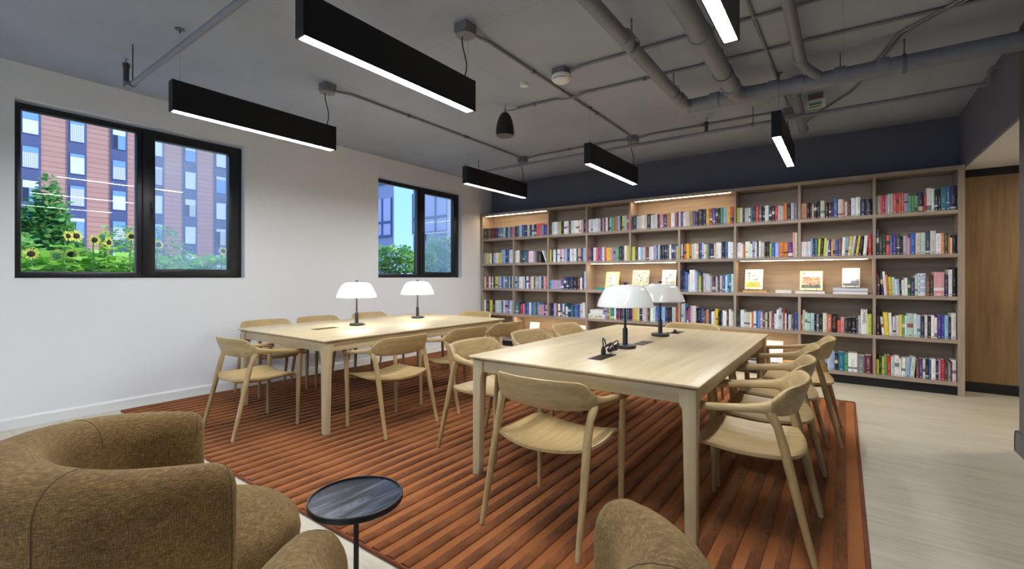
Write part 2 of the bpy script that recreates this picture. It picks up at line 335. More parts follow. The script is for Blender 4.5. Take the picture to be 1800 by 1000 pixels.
# ---------------------------------------------------------------- windows
def window(n, ya, yb):
    k = (yb-ya)/1.748; Y = lambda y: ya+(y-.629)*k
    r = struct_empty('window_%d' % n); X0, X1 = -5.585, -5.508
    fr = MB(); o0, o1 = ya+.004, yb-.004; z0, z1 = WZ0+.004, WZ1-.018
    ya_g, yp0, yp1, yb_g = Y(.672), Y(1.434), Y(1.50), Y(2.31)
    fr.box(X0, X1, o0, ya_g, z0, z1, .004); fr.box(X0, X1, yp0, yp1, z0, z1, .004); fr.box(X0, X1, yb_g, o1, z0, z1, .004)
    fr.box(X0, X1, ya_g-.005, yp0+.005, z0, 1.262, .004); fr.box(X0, X1, ya_g-.005, yp0+.005, 2.612, z1, .004)
    fr.box(X0, X1, yp1-.005, yb_g+.005, z0, 1.25, .004); fr.box(X0, X1, yp1-.005, yb_g+.005, 2.625, z1, .004)
    fr.build('frame', 'black_frame', r, smooth=30)
    MB().box(-5.555, -5.547, ya_g-.01, yp0+.01, 1.255, 2.618).build('pane', 'glass', r)
    bd = MB(); g0, g1 = ya_g, yp0
    for a in ((g0, g0+.006, 1.262, 2.612), (g1-.006, g1, 1.262, 2.612), (g0, g1, 1.262, 1.268), (g0, g1, 2.606, 2.612)): bd.box(-5.545, -5.53, a[0], a[1], a[2], a[3])
    bd.build('glazing_bead', 'boxgrey', r)
    s0, s1, s2, s3 = Y(1.478), Y(1.577), Y(2.244), Y(2.335); sx0, sx1 = -5.572, -5.492
    sa = MB(); sa.box(sx0, sx1, s0, s1, 1.235, 2.64, .005); sa.box(sx0, sx1, s2, s3, 1.235, 2.64, .005)
    sa.box(sx0, sx1, s1-.006, s2+.006, 1.235, 1.302, .005); sa.box(sx0, sx1, s1-.006, s2+.006, 2.57, 2.64, .005)
    sash = sa.build('sash', 'black_frame', r, smooth=30)
    MB().box(-5.545, -5.537, s1-.01, s2+.01, 1.295, 2.577).build('pane', 'glass', sash)
    MB().box(-5.5665, -5.565, s1-.01, s2+.01, 1.295, 2.577).build('insect_screen', 'screen', sash)
    h = MB(); hy = s1-.025
    h.box(sx1-.002, sx1+.012, hy-.014, hy+.014, 1.86, 1.945, .005); h.tube([(sx1+.01, hy, 1.90), (sx1+.036, hy, 1.905), (sx1+.044, hy, 1.885), (sx1+.046, hy, 1.80)], [.009, .009, .009, .007], 8)
    h.build('window_handle', 'lamp_metal', sash, smooth=50)
    MB().box(XL-.18, XL+.006, ya-.002, yb+.002, WZ0-.004, WZ0+.003).build('sill', 'white_trim', r)
for i, (a, b) in enumerate([OPEN[1], OPEN[2], OPEN[0]]): window(i+1, a, b)

# ---------------------------------------------------------------- rug
rug = thing('area_rug', 'large rust and terracotta striped rug under both tables', 'rug', (0, 0, 0))
RX0, RX1, RY0, RY1 = -5.30, .085, 1.272, 5.494
MB().box(RX0+.01, RX1-.01, RY0+.01, RY1-.01, .001, .010).build('woven_base', 'rug_flat', rug)
per = .0985; ns = int((RX1-RX0-.06)/per)
me = None
for i in range(ns):
    x = RX1-.045-.052-i*per
    if me is None:
        mb = MB(); hw = .0255; pr = [(-hw, 0), (-hw, .012), (-hw+.006, .0165), (hw-.006, .0165), (hw, .012), (hw, 0)]
        N = 10; mb.loft([[(p, RY0+.009+(RY1-RY0-.018)*j/N, z) for p, z in pr] for j in range(N+1)])
        o = mb.build('pile_stripe', 'rug_velvet', rug, loc=(x, 0, .002), smooth=40); me = o.data
    else: link('pile_stripe', me, None, rug, loc=(x, 0, .002))
pth = [(RX0, RY0), (RX1, RY0), (RX1, RY1), (RX0, RY1)]
b = MB()
for i in range(4):
    p, q = pth[i], pth[(i+1) % 4]; b.tube([(p[0], p[1], .009), (q[0], q[1], .009)], .0085, 8)
b.build('edge_binding', 'rug_edge', rug, smooth=60)

# ---------------------------------------------------------------- tables
def table(x0, x1, y0, y1, label):
    W, L, H = x1-x0, y1-y0, .74
    t = thing('work_table', label, 'table', ((x0+x1)/2, (y0+y1)/2, .018), 0, 'long oak tables'); H -= .018
    hw, hl = W/2, L/2
    # top with undercut edge
    rings = []
    for z, k in ((H, .004), (H-.003, 0), (H-.010, 0), (H-.024, .022)):
        r = []; cx, cy, rr = hw-k, hl-k, .012
        for sx, sy, a in ((1, 1, 0), (-1, 1, 90), (-1, -1, 180), (1, -1, 270)):
            for j in range(4):
                an = math.radians(a+j*30); r.append((sx*(cx-rr)+rr*math.cos(an), sy*(cy-rr)+rr*math.sin(an), z))
        rings.append(r)
    MB().loft(rings).build('table_top', 'table_y', t, smooth=30)
    zt, zb = H-.026, H-.096
    for s in (-1, 1):
        MB().box(-hw+.095, hw-.095, s*(hl-.045)-.013, s*(hl-.045)+.013, zb, zt, .003).build('apron', 'table_x', t, smooth=30)
        MB().box(s*(hw-.045)-.013, s*(hw-.045)+.013, -hl+.095, hl-.095, zb, zt, .003).build('apron', 'table_y', t, smooth=30)
    MB().box(-hw+.06, hw-.06, -hl+.06, hl-.06, H-.036, H-.0235).build('under_panel', 'table_y', t)
    for sx in (-1, 1):
        for sy in (-1, 1):
            lg = MB(); rings = []
            for z, g in ((0, .054), (.2, .058), (H-.24, .064), (H-.15, .066), (H-.118, .069), (H-.095, .080), (H-.026, .082)):
                q = .014; pts = []
                for ux, uy, a in ((g, g, 0), (0, g, 90), (0, 0, 180), (g, 0, 270)):
                    ccx = min(max(ux, q), g-q); ccy = min(max(uy, q), g-q)
                    for j in range(3):
                        an = math.radians(a+j*45); pts.append((ccx+q*math.cos(an), ccy+q*math.sin(an)))
                rings.append([(sx*(hw-.018-px), sy*(hl-.018-py), z) for px, py in pts])
            # only the corner sides stay vertical: the block widens inwards under the apron
            lg.loft(rings).build('leg', 'table_z', t, smooth=35)
    return t
TA = (-4.614, -3.177, 1.951, 4.222); TB = (-1.868, -.512, 2.103, 4.378)
table(*TA, 'long pale oak table beside the white window wall')
table(*TB, 'long pale oak table nearest the camera with coiled lamp cord')

def power_plate(x, y0, y1, label):
    t = thing('power_outlet', label, 'power outlet', (x, (y0+y1)/2, .7395), 0, 'outlet plates set in the tables'); L = (y1-y0)/2
    MB().box(-.042, .042, -L, L, 0, .003, .001).build('plate', 'black', t)
    for k in (-1, 1): MB().box(-.026, .026, k*L*.45-.035, k*L*.45+.035, .003, .0045).build('socket_flap', 'housing', t)
power_plate(-1.177, 2.425, 2.65, 'black outlet plate with lamp plug in the near table')
power_plate(-1.185, 3.13, 3.35, 'black outlet plate between the two lamps of the near table')
power_plate(-1.175, 3.93, 4.13, 'black outlet plate at far end of the near table')
power_plate(-3.93, 2.31, 2.545, 'black outlet plate in the table by the white wall')

# ---------------------------------------------------------------- oak armchairs
def make_chair():
    t = thing('oak_armchair', 'x', 'chair')
    st = [  # x, y, z top, z bottom, thickness, lean
        (.250, .300, .605, .584, .030, 0), (.250, .292, .612, .580, .040, 0), (.252, .24, .616, .585, .041, 0), (.258, .13, .627, .596, .040, 0), (.265, .02, .642, .609, .040, 0),
        (.266, -.045, .656, .614, .041, .0), (.259, -.085, .672, .609, .038, .004), (.247, -.110, .698, .604, .033, .010), (.232, -.128, .722, .600, .028, .016),
        (.212, -.144, .734, .597, .025, .020), (.18, -.160, .737, .594, .024, .022), (.12, -.178, .738, .592, .023, .022), (.06, -.188, .738, .591, .023, .022), (0, -.191, .738, .591, .023, .022)]
    full = st+[(-a[0],)+a[1:] for a in reversed(st[:-1])]
    rings = []; n = len(full)
    for i, (x, y, zt, zb, th, ln) in enumerate(full):
        a = full[max(0, i-1)]; b = full[min(n-1, i+1)]
        T = Vector((b[0]-a[0], b[1]-a[1], 0)).normalized(); N = Vector((T.y, -T.x, 0))   # points outwards
        if N.dot(Vector((x, y-.1, 0))) < 0: N = -N
        h = (zt-zb)/2; zc = (zt+zb)/2; ring = []
        for j in range(16):
            an = 2*PI*j/16; ca, sa = math.cos(an), math.sin(an); e = .62
            px = math.copysign(abs(ca)**e, ca)*th/2; pz = math.copysign(abs(sa)**e, sa)*h
            off = px+ln*(pz/h)
            ring.append((x+N.x*off, y+N.y*off, zc+pz))
        rings.append(ring)
    cut = 6
    MB().loft(rings[:cut+1]).build('armrest', 'oak_y', t, smooth=50)
    MB().loft(rings[cut:n-cut]).build('backrest', 'oak_x', t, smooth=50)
    MB().loft(rings[n-cut-1:]).build('armrest', 'oak_y', t, smooth=50)
    for s in (-1, 1):
        MB().tube([(s*.262, -.25, 0), (s*.258, -.205, .18), (s*.252, -.155, .39), (s*.25, -.137, .47), (s*.252, -.112, .56), (s*.258, -.09, .605), (s*.261, -.07, .635)],
                  [.0125, .0155, .0195, .0195, .0175, .021, .015], 12).build('leg', 'oak_z', t, smooth=60)
        MB().tube([(s*.246, .247, 0), (s*.246, .252, .2), (s*.247, .258, .40), (s*.248, .266, .52), (s*.249, .272, .57), (s*.25, .275, .597)],
                  [.0125, .0155, .0185, .0165, .0165, .018], 12).build('leg', 'oak_z', t, smooth=60)
    # saddle seat
    nx, ny = 14, 14; top = []; bot = []
    def edge(v):   # half width of the seat at depth v (0 back .. 1 front)
        return .238+.012*math.sin(PI*min(1, v*1.1))
    for j in range(ny+1):
        v = j/ny; rt = []; rb = []
        for i in range(nx+1):
            u = -1+2*i/nx
            y0 = -.205+.055*u*u; y1 = .262-.026*abs(u)**3
            y = y0+(y1-y0)*v; x = u*edge(v)
            z = .418+.020*u*u-.020*math.sin(PI*min(1, v*1.15))*(1-.5*u*u)-.030*max(0, v-.75)**2*16*(1-.7*u*u)*.6
            ed = max(abs(u), abs(2*v-1))
            th = .030-.016*max(0, ed-.7)/.3
            rt.append((x, y, z)); rb.append((x, y, z-th))
        top.append(rt); bot.append(rb)
    mb = MB(); W = nx+1
    mb.v = [p for r in top for p in r]+[p for r in bot for p in r]; K = W*(ny+1)
    for j in range(ny):
        for i in range(nx):
            a = j*W+i; mb.f.append((a, a+1, a+W+1, a+W)); mb.f.append((K+a, K+a+W, K+a+W+1, K+a+1))
    for j in range(ny):
        for i in (0, nx): a = j*W+i; mb.f.append((a, a+W, K+a+W, K+a))
    for i in range(nx):
        for j in (0, ny): a = j*W+i; mb.f.append((a, a+1, K+a+1, K+a))
    mb.build('seat', 'oak_y', t, smooth=45)
    MB().tube([(-.245, .255, .392), (0, .262, .380), (.245, .255, .392)], [.012, .014, .012], 8).build('front_rail', 'oak_x', t, smooth=60)
    return t
CH = [  # x, y, rotation, label
    (-1.17, 1.965, 0, 'oak armchair at the near end of the near table, back to camera'),
    (-3.872, 1.745, 0, 'oak armchair at the near end of the window-side table'),
    (-2.995, 2.445, 90, 'oak armchair nearest the camera on aisle side of window-side table'),
    (-2.995, 3.235, 90, 'middle oak armchair on the aisle side of the window-side table'),
    (-2.995, 3.845, 90, 'farthest oak armchair on the aisle side of the window-side table'),
    (-2.08, 2.573, -90, 'oak armchair nearest the camera on left side of near table'),
    (-2.09, 3.30, -90, 'middle oak armchair on the left side of the near table'),
    (-2.095, 3.97, -90, 'farthest oak armchair on the left side of the near table'),
    (-4.95, 2.44, -90, 'oak armchair by the white wall, nearest the large window'),
    (-4.93, 3.03, -90, 'oak armchair by the white wall, second along the window-side table'),
    (-4.90, 3.73, -90, 'oak armchair by the white wall, farthest along the window-side table'),
    (-4.02, 4.56, 180, 'oak armchair at the far end of the window-side table'),
    (-1.225, 4.60, 180, 'oak armchair at the far end of the near table, against bookcase'),
    (-.34, 2.492, 90, 'foremost oak armchair in the row on right of near table'),
    (-.34, 3.067, 90, 'second oak armchair in the row on right of near table'),
    (-.34, 3.642, 90, 'third oak armchair in the row on right of near table'),
    (-.262, 4.218, 90, 'rearmost oak armchair in the row on right of near table')]
chair = make_chair()
for i, (x, y, r, lb) in enumerate(CH):
    z = .0185
    if i == 0: chair.location = (x, y, z); chair['label'] = lb; chair['group'] = 'oak armchairs around the tables'
    else: dup(chair, (x, y, z), math.radians(r), lb, 'oak armchairs around the tables')

# ---------------------------------------------------------------- table lamps
def table_lamp(x, y, lit, label):
    t = thing('table_lamp', label, 'lamp', (x, y, .7405), 0, 'mushroom table lamps')
    MB().lathe([(.069, 0), (.071, .004), (.071, .015), (.066, .021), (.02, .024)], n=36).build('base', 'lamp_metal', t, smooth=40)
    MB().lathe([(.0175, .02), (.0175, .125), (.015, .133), (.0095, .137), (.0085, .16), (.0075, .42)], n=16).build('stem', 'lamp_metal', t, smooth=40)
    R, H, zb = .190, .143, .283
    pr = [(1, 0), (.99, .06), (.957, .2), (.905, .378), (.855, .51), (.805, .644), (.743, .78), (.686, .867), (.61, .933), (.53, .975), (.44, .995), (.25, 1.005), (.06, 1.01)]
    o = [(R*r, zb+H*h) for r, h in pr]; inn = [(R*r-.004, zb+H*h-.003) for r, h in reversed(pr)]; inn[0] = (.01, inn[0][1])
    sh = MB().lathe(o+inn, n=48, cap=False); sh.build('lamp_shade', 'shade_lit' if lit else 'shade_off', t, smooth=50)
    MB().lathe([(.004, zb+H), (.008, zb+H+.006), (.018, zb+H+.014), (.018, zb+H+.018), (.003, zb+H+.02)], n=16).build('finial', 'black', t, smooth=40)
    MB().box(.068, .085, -.006, .006, .003, .012, .003).build('cord_outlet', 'black', t, rot=(0, 0, .9), smooth=40)
    if lit:
        bl = bpy.data.lights.new('bulb', 'POINT'); bl.energy = 3.0; bl.shadow_soft_size = .03; bl.color = (1, .93, .82)
        bo = bpy.data.objects.new('bulb', bl); COL.objects.link(bo); bo.parent = t; bo.location = (0, 0, .33)
    return t
table_lamp(-3.93, 2.767, True, 'lit white lamp on the window-side table, nearer the camera')
table_lamp(-4.05, 3.675, True, 'lit white lamp on the window-side table, farther from the camera')
L3 = table_lamp(-1.203, 2.955, False, 'unlit white glass lamp with coiled black cord on near table')
L4 = table_lamp(-1.215, 3.724, False, 'unlit white glass lamp at far end of near table')
# coiled cord of the near lamp
def shift(pts, d): return [(x+d[0], y+d[1], z+d[2]) for x, y, z in pts]
D3 = (.013, -.235, .009)
p = [(.01, -.13, .02)]
plug = MB().lathe([(.014, 0), (.016, .02), (.012, .038), (.006, .05)], c=(.012+D3[0], -.165+D3[1], .003+D3[2]), n=12)
pth = [(.012, -.165, .05), (.008, -.165, .085), (.0, -.145, .098), (-.004, -.115, .085), (-.004, -.09, .045)]
for i in range(64):
    a = i/64*2*PI*4; k = i/64
    pth.append((.02*math.cos(a*.5+1)+.018*math.sin(a), -.09+.15*k+.028*math.cos(a*1.0), .030+.022*math.sin(a*1.0+.6)+.012*math.sin(a*.37)))
pth += [(0, .08, .04), (-.005, .11, .02), (-.012, .145, .008), (-.013, .17, .008)]
cord = MB().tube(shift(pth, D3), .0042, 7).build('power_cord', 'black', L3, smooth=70); plug.build('plug', 'black', cord, smooth=50)
MB().tube(shift([(.0, -.06, .012), (.01, .03, .012)], D3), .012, 8).build('cord_bundle', 'black', cord, smooth=60)
D4 = (.015, .136, .002)
cord = MB().tube(shift([(.0, -.07, .01), (.012, -.03, .016), (.02, .0, .008), (.03, .04, .012), (.03, .09, .02), (.028, .11, .012)], D4), .004, 7).build('power_cord', 'black', L4, smooth=70)
MB().lathe([(.013, 0), (.014, .016), (.006, .026)], c=(.027+D4[0], .12+D4[1], .003+D4[2]), n=12).build('plug', 'black', cord, smooth=50)

# ---------------------------------------------------------------- upholstered armchairs and side table
def tub_chair(loc, rz, label, RR=.325):
    t = thing('lounge_armchair', label, 'armchair', loc, rz, 'olive upholstered tub chairs')
    path = [(RR-.008, .11), (RR-.003, .07), (RR, .03)]+[(RR*math.cos(a), RR*math.sin(a)) for a in [-PI*i/16 for i in range(17)]]+[(-RR, .03), (-RR+.003, .07), (-RR+.008, .11)]
    def ring(i, p, q, sh=1., dz=0):
        T = (Vector(path[min(i+1, len(path)-1)])-Vector(path[max(i-1, 0)])).normalized(); N = Vector((T.y, -T.x))
        k = min(1, max(0, .11-p[1])/.43); th = (.14+.075*k)*sh; zb = .10; zt = .705+.055*k**.8-dz
        out = []
        prof = []
        h2 = .085*sh
        for a in range(0, 181, 15):
            an = math.radians(a); prof.append((th/2*math.copysign(abs(math.cos(an))**.8, math.cos(an)), zt-h2+h2*math.sin(an)))
        prof += [(-th/2*1.0, .45), (-th/2*.96, .2), (-th/2*.6, zb+.01), (0, zb), (th/2*.6, zb+.01), (th/2*.96, .2), (th/2, .45)]
        return [(p[0]+N.x*o+q[0], p[1]+N.y*o+q[1], z) for o, z in prof]
    rings = []
    L = len(path)
    for sh, adv, dz in ((.30, .052, .055), (.60, .045, .028), (.82, .030, .012), (.95, .014, .003)): rings.append(ring(0, path[0], (0, adv), sh, dz))
    for i in range(L): rings.append(ring(i, path[i], (0, 0)))
    for sh, adv, dz in ((.95, .014, .003), (.82, .030, .012), (.60, .045, .028), (.30, .052, .055)): rings.append(ring(L-1, path[-1], (0, adv), sh, dz))
    o = MB().loft(rings).build('wraparound_back', 'fabric', t, smooth=70)
    # round seat cushion and plinth
    def disc(r, yc, z): return [((r+.0)*math.cos(2*PI*j/48), yc+r*1.0*math.sin(2*PI*j/48), z) for j in range(48)]
    pr = [(.30, .06), (.36, .08), (.395, .14), (.405, .24), (.402, .30)]
    MB().loft([disc(r*.86, .06, z) for r, z in pr]).build('seat_base', 'fabric', t, smooth=70)
    pr = [(.395, .300), (.408, .315), (.412, .345), (.404, .380), (.375, .408), (.31, .422), (.2, .43), (.08, .432), (.01, .432)]
    MB().loft([disc(r*.86, .06, z) for r, z in pr]).build('seat_cushion', 'fabric', t, smooth=70)
    MB().loft([disc(r, .05, z) for r, z in ((.25, .0), (.25, .05), (.24, .07))]).build('swivel_base', 'black', t, smooth=40)
    for s in (-1, 1):
        i = 6 if s > 0 else L-7
        pts = [Vector(q) for q in rings[i+4]]
        MB().tube([q for q in pts[:14]]+[pts[14]], .0017, 6).build('seam', 'seam', t, smooth=70)
        MB().tube([q for q in rings[2 if s > 0 else -3]][0:16], .0017, 6).build('seam', 'seam', t, smooth=70)
    return t
tub_chair((-1.746, .502, 0), math.radians(-13.6), 'olive brown tub armchair at left beside the round side table')
tub_chair((-.562, .68, 0), math.radians(47), 'olive brown tub armchair below the camera, only arm tips showing', .342)
t = thing('side_table', 'small round black marble side table beside the tub armchair', 'side table', (-1.304, .916, 0))
MB().lathe([(.13, 0), (.13, .008), (.125, .011), (.01, .012)], n=40).build('base', 'black', t, smooth=40)
MB().tube([(0, 0, .01), (0, 0, .486)], .0085, 14).build('post', 'lamp_metal', t, smooth=60)
MB().lathe([(.143, .490), (.143, .496), (.01, .4962)], n=56).build('table_top', 'marble', t, smooth=40)
MB().lathe([(.02, .480), (.146, .480), (.150, .484), (.150, .500), (.148, .502), (.144, .502), (.1435, .4955), (.02, .488)], n=56, cap=False).build('rim', 'black', t, smooth=40)

# ---------------------------------------------------------------- bookcase
BX0, BX1, BF, BB = -5.408, 1.004, 6.455, 6.785
SZ = [.138, .576, 1.02, 1.465, 1.915]; TOPZ = 2.367; TH = .040
CX = [-5.39+.7085*i for i in range(10)]
case = thing('bookcase', 'wall-wide oak bookcase full of books under the navy wall', 'bookcase', (0, 0, 0))
MB().box(BX0, BX0+.036, BF, BB, 0, TOPZ, .002).build('side_panel', 'shelf_z', case)
MB().box(BX1-.052, BX1, BF-.004, BB, 0, TOPZ, .002).build('side_panel', 'shelf_z', case)
for z in SZ: MB().box(BX0+.036, BX1-.052, BF+.001, BB-.02, z-TH, z, .002).build('shelf', 'shelf_x', case)
MB().box(BX0+.036, BX1-.052, BF, BB, TOPZ-TH, TOPZ, .002).build('top_board', 'shelf_x', case)
MB().box(BX0+.03, BX1-.04, BB-.02, BB, .09, TOPZ-.01).build('back_panel', 'shelf_back', case)
MB().box(BX0+.036, BX1-.052, BF+.03, BF+.05, 0, SZ[0]-TH).build('plinth', 'black_kick', case)
ROWZ = SZ+[TOPZ-TH+TH]          # row r (0 = bottom) spans SZ[r] .. SZ[r+1]-TH
DIV = {4: [2, 3, 4, 6, 7, 8], 3: [1, 2, 3, 4, 5, 6, 7, 8], 2: [1, 2, 3, 5, 6, 8], 1: [1, 2, 3, 5, 6, 7, 8], 0: [1, 3, 5, 7, 8]}
for r, cols in DIV.items():
    z0 = SZ[r]; z1 = (SZ+[TOPZ])[r+1]-TH
    for c in cols: MB().box(CX[c]-.014, CX[c]+.014, BF+.003, BB-.02, z0, z1, .0015).build('divider', 'shelf_z', case)
LIT = [(4, 0, 2), (4, 4, 6), (2, 3, 5), (2, 6, 8), (0, 1, 3), (0, 5, 7)]
for r, a, b in LIT:
    z1 = (SZ+[TOPZ])[r+1]-TH
    MB().box(CX[a]+.06, CX[b]-.06, BF+.042, BF+.058, z1-.0025, z1-.0003).build('led_strip', 'led', case)

# ---- books
PAL = dict(k=(28, 28, 32), n=(40, 50, 88), b=(58, 98, 176), l=(160, 190, 226), a=(96, 172, 218), t=(36, 126, 140), g=(104, 176, 120), d=(50, 76, 62), y=(234, 208, 62), m=(208, 216, 78), o=(224, 134, 58),
           r=(200, 54, 48), w=(246, 246, 243), c=(224, 216, 188), v=(92, 58, 142), i=(182, 170, 212), p=(226, 156, 164), x=(190, 40, 96), u=(104, 40, 50), s=(122, 126, 136), h=(212, 216, 219), e=(128, 88, 66),
           z=(188, 150, 104), f=(240, 192, 154), q=(64, 66, 74), j=(190, 218, 214), A=(222, 102, 84))
CNAME = dict(k='black', n='navy', b='blue', l='light blue', a='sky blue', t='teal', g='green', d='dark green', y='yellow', m='lime', o='orange', r='red', w='white', c='cream', v='purple', i='lilac', p='pink',
             x='magenta', u='maroon', s='slate grey', h='pale grey', e='brown', z='tan', f='peach', q='charcoal', j='pale aqua', A='coral')
DARKS = set('knbtdvxuseqr')
CELLS = {  # (row, first column, columns): books from left to right, colour width/height(cm) lean
 (4, 8, 1): 'l45/21 y35 p35 x75 p45 j70/22 h50 A70 A45 A50 A60 i85/21 g60/18 g65 g70 n110/21 r45/19 w100/25 w60/24 k65/22 k60/23 t95/24 b75/25 n115/25',
 (3, 8, 1): 'n55/29 d75/21 q70 A75 b55 v70/23 q80/23 k50/20 i80/20 p60/18 b100/23 c95 j90 q85/24 h105/24 w100/21 o50/22 d70/21 o35/18 c40/16 n70/19',
 (2, 8, 1): 'r30/27 q50/23 n55/26<3 w60/26<4 o60/23<4 m70/20<4 h70/20<3 w50/18<3 l40/18<3 k45/17<2 w60/17<2 w70/19<1 d60/20 n85/19 h70/22 l170/24 e75/22 d80/22 p220/25 n80/22 w80/28 k80/30',
 (1, 8, 1): 'k85/30 w60/20<5 y110/25<4 w70/25<3 h70/21<1 h70/22 y60/23 g60/23 w50/22 j130/25 w80/25 j70/24 n80/23 w70/24 k65/23 w70/24 w60/22 v75/24 b70/24 l75/24 k55/23 w100/27',
 (0, 8, 1): 'y60/17 d65/20 m55/20 g65/22 r80/22 j85/21 w95/22 w50/19 w80/20>2 l95/21>3 h95/22>4 e60/20 v80/21 h55/21 k70/21 b50/20 w90/22 n50/20 i50/21 r75/22 q60/18 s65/19 u20/20 w85/22',
 (4, 7, 1): 'z130/19 k75/19 u40 c45/17 k75/18 k70/20 c105/21 k90/18 u50/18 n50 b100/22 c110/20 A45/19 h50/17 u75/18 w100/21 w95/21 n115/18 k120/18',
 (3, 7, 1): 'w60/18 w70 h45 w70 l50/21 n65 t65 y65>2 k75>3 m70>4 w40/18>4 v60/19>3 y40/18 p60/20 b75/18 e80/20>1 w80/21>3 l70>5 y65/22>6 h70>7 d50>7 y60>7 k85>7 w85/22>4 r80/24',
 (1, 7, 1): 'z30/19 c55/25 w50/22 j75/21 j80 k50/20 s55 k80/21 c95/22 A100/20 k115/22 A80/14 p70/18 q70/17 k80/18 k90 q50/16 h50/20 w130/28 m85/23',
 (0, 7, 1): 'm70/21 o40 r50 w80 h60 k50/17 w40 l60/20 h40 l80/21 k50/20 t110/21 g55/20 w150/21 s110/19 u110/20',
 (4, 6, 1): 'm55/20 c85 q60/16 h100/19 w40 t60/20 k60 r90/21 s50 k40/18 k50 w90/20 k70/18 k70/19 r75/20 h70/19 c60/18 o80/21 k85/20 h70/21 s80/20',
 (3, 6, 1): 'w110/20 w50/18 o50 w70/21 w60 w50/18 i60/21 w50/20 k45/21 w60 c75/19 k60/20 k60 m50/17 b80/18 l100 o120 o90 v100 p55/30 c55/29',
 (1, 6, 1): 'd50/22 q45 w90 h90/19 c60 w50 o40 w70/21 b50 a60 p60 q55 c60/20 n45 f60/21 v60/20 w60/19 w55/24 h60/26 j40/21 r45/24 w40/20 k40 h75/19 e60/20 b80/21',
 (1, 5, 1): 'c60/27 l70/28 q50/22 r50/19 b50/22 p65/25 h110/25 k50/22 k80 n45 b60 e65/19 z80/20 n70/21 w60/18 c50/19 y80/22 k60/18 n65/19 w60/20 w55/19 u60/22 w70 h60/20',
 # past the nearest three hundred
 (2, 5, 1): 'n60/30 n70 b80/27 j50/24 w85/30 w85 l75/27 s55/24 m50/22 q55/21 i90/25 c75/24 h50/22 l60/21 u90/20 h60 d60/21 c80/22 b75/23 w60/22 a55/24 t50 w70',
 (4, 4, 2): 'q30/19 n60/21 h60/20 c40 w60/21 c40 k75 w50/20 h40 w30 k35 p40 p30 n70 z30 o40 w70 A35 n30/21 h35 v40 w50/20 c60/21 z60 b45 u40/19 k80/22 n55 y50 r50 b50 u35/21 k40/22 g45 l60/23 y50 A45/22',
 (3, 4, 1): 'm60/20 q50 w40/19 l50 h25 A25 q40 h50 w25 i50/21 t25 w30 k35 n40 n35 d40 w35 q40 b35 y30/19',
 (3, 5, 1): 'j35/21 k20 A45/22 y45/21 o45 j50 w25 f45 n30 b30 h30/22 w30/20 m35 b35/21 k70/20 c35 w45/22 w45/21 k60/22 b45 w50 w40/21',
 (4, 0, 2): 'q70/19 e75 u60 v30 n25 s40 a40 h40 k40 l40 s40 p40 u30 t45/20 h40 b45 q40 h40 k35 h35 n40 A80/21 a30/17 v60',
 (4, 2, 1): 'q30/21 j30 w40 h35 m35 n25 k20 w40 w25 q30 h40 w40 w40 w35 p30 n35', (4, 3, 1): 'w40/21 h40 w40 w50 h40 n25 p35 k20 w40 k30 h25 g60/22 A50 l40 k25 m40 l40 r40',
 (3, 0, 1): 'i35/19 m30 y30 w30 n20 h40 w35 y40 l60/24 n25 b30 w60/23', (3, 1, 1): 'w50/22 w40 q45 k30 d25 t60/20 x25 w90 p25 s40/19 k30 k60/19 w22/21<22 k20/10',
 (3, 2, 1): 'm25/21 n30 w40 q25 w40 p40 w25 l50 n40 w35 h30 w40 d25 p40 n30 l30 w20', (3, 3, 1): 'A25/21 b25 k25 w50 p30 x50 a25 w30 A40 y60/20 p45 l30 g60 k50/22 q30 w40 m40',
 (2, 0, 1): 'h40/21 u25 r25 w30 k25 w25 k30 m55 i30 j25 b35 h30 s40 b30 c25 k20 w30', (2, 1, 1): 'l40/21 s25 w60 h40 n30 w30 v30 f35 w20 t30 y25 i30 j40 n40 p40 p25',
 (2, 2, 1): 'a25/15 l25 i25 p25 l25 i25 p25 b40 n40/20 n40 n30 n30 k60 u40/19 w30 v30/24 w30/29', (1, 0, 1): 'w30/22 q50 m40 k40 h40 h40 t25 w25/23 i40 b20 w20 j30',
 (1, 1, 1): 't60/21 n20 r40/18 p30 v30 b40/21 w30 b40 g30 u20 a30 p40/18 i30 v30 p30', (1, 2, 1): 'n30/21 n30 i40 e25 w30 v40 c25 t25 w30/16 n40/18 t30 n30 b50/20 v30 h30/22 w40/24 k15/25',
 (1, 3, 2): '.260 i40/22 s30 m25 t60/21 w30 n40 r20 n40 t40 w20 n50 k35 p25 y50/22 c30 k40 h50 z30 q30 w40 h40 b40 a50 l40 n50 k40 j50 r30',
 (0, 0, 1): 's30/18 x40 o20 w30 g30 k40 c30 b40 r25 h40 .120',
}
def book_shell(w, h, d):
    hw = w/2; t = .0026; sp = min(.006, w*.22)
    outer = [(-hw, d), (-hw, sp), (-hw*.55, sp*.3), (0, 0), (hw*.55, sp*.3), (hw, sp), (hw, d)]
    inner = [(hw-t, d), (hw-t, sp+t), (-hw+t, sp+t), (-hw+t, d)]
    return outer+inner
def add_book(mb, att, w, h, d, c1, c2, seed, mat=None):
    pr = book_shell(w, h, d); n = len(pr); k = len(mb.v)
    pts = [(x, y, 0) for x, y in pr]+[(x, y, h) for x, y in pr]
    fs = [(j, (j+1) % n, n+(j+1) % n, n+j) for j in range(n)]
    for zo in (0, n): fs += [tuple(zo+q for q in f) for f in ((0, 1, 9, 10), (1, 2, 3, 9), (3, 4, 8, 9), (4, 5, 8), (5, 6, 7, 8))]
    uvs = [(p[0]/w+.5, p[2]/h) for p in pts]
    P = [mat @ Vector(p) if mat else Vector(p) for p in pts]
    mb.raw(P, fs); att.append((len(fs), fs, uvs, c1, c2, seed))
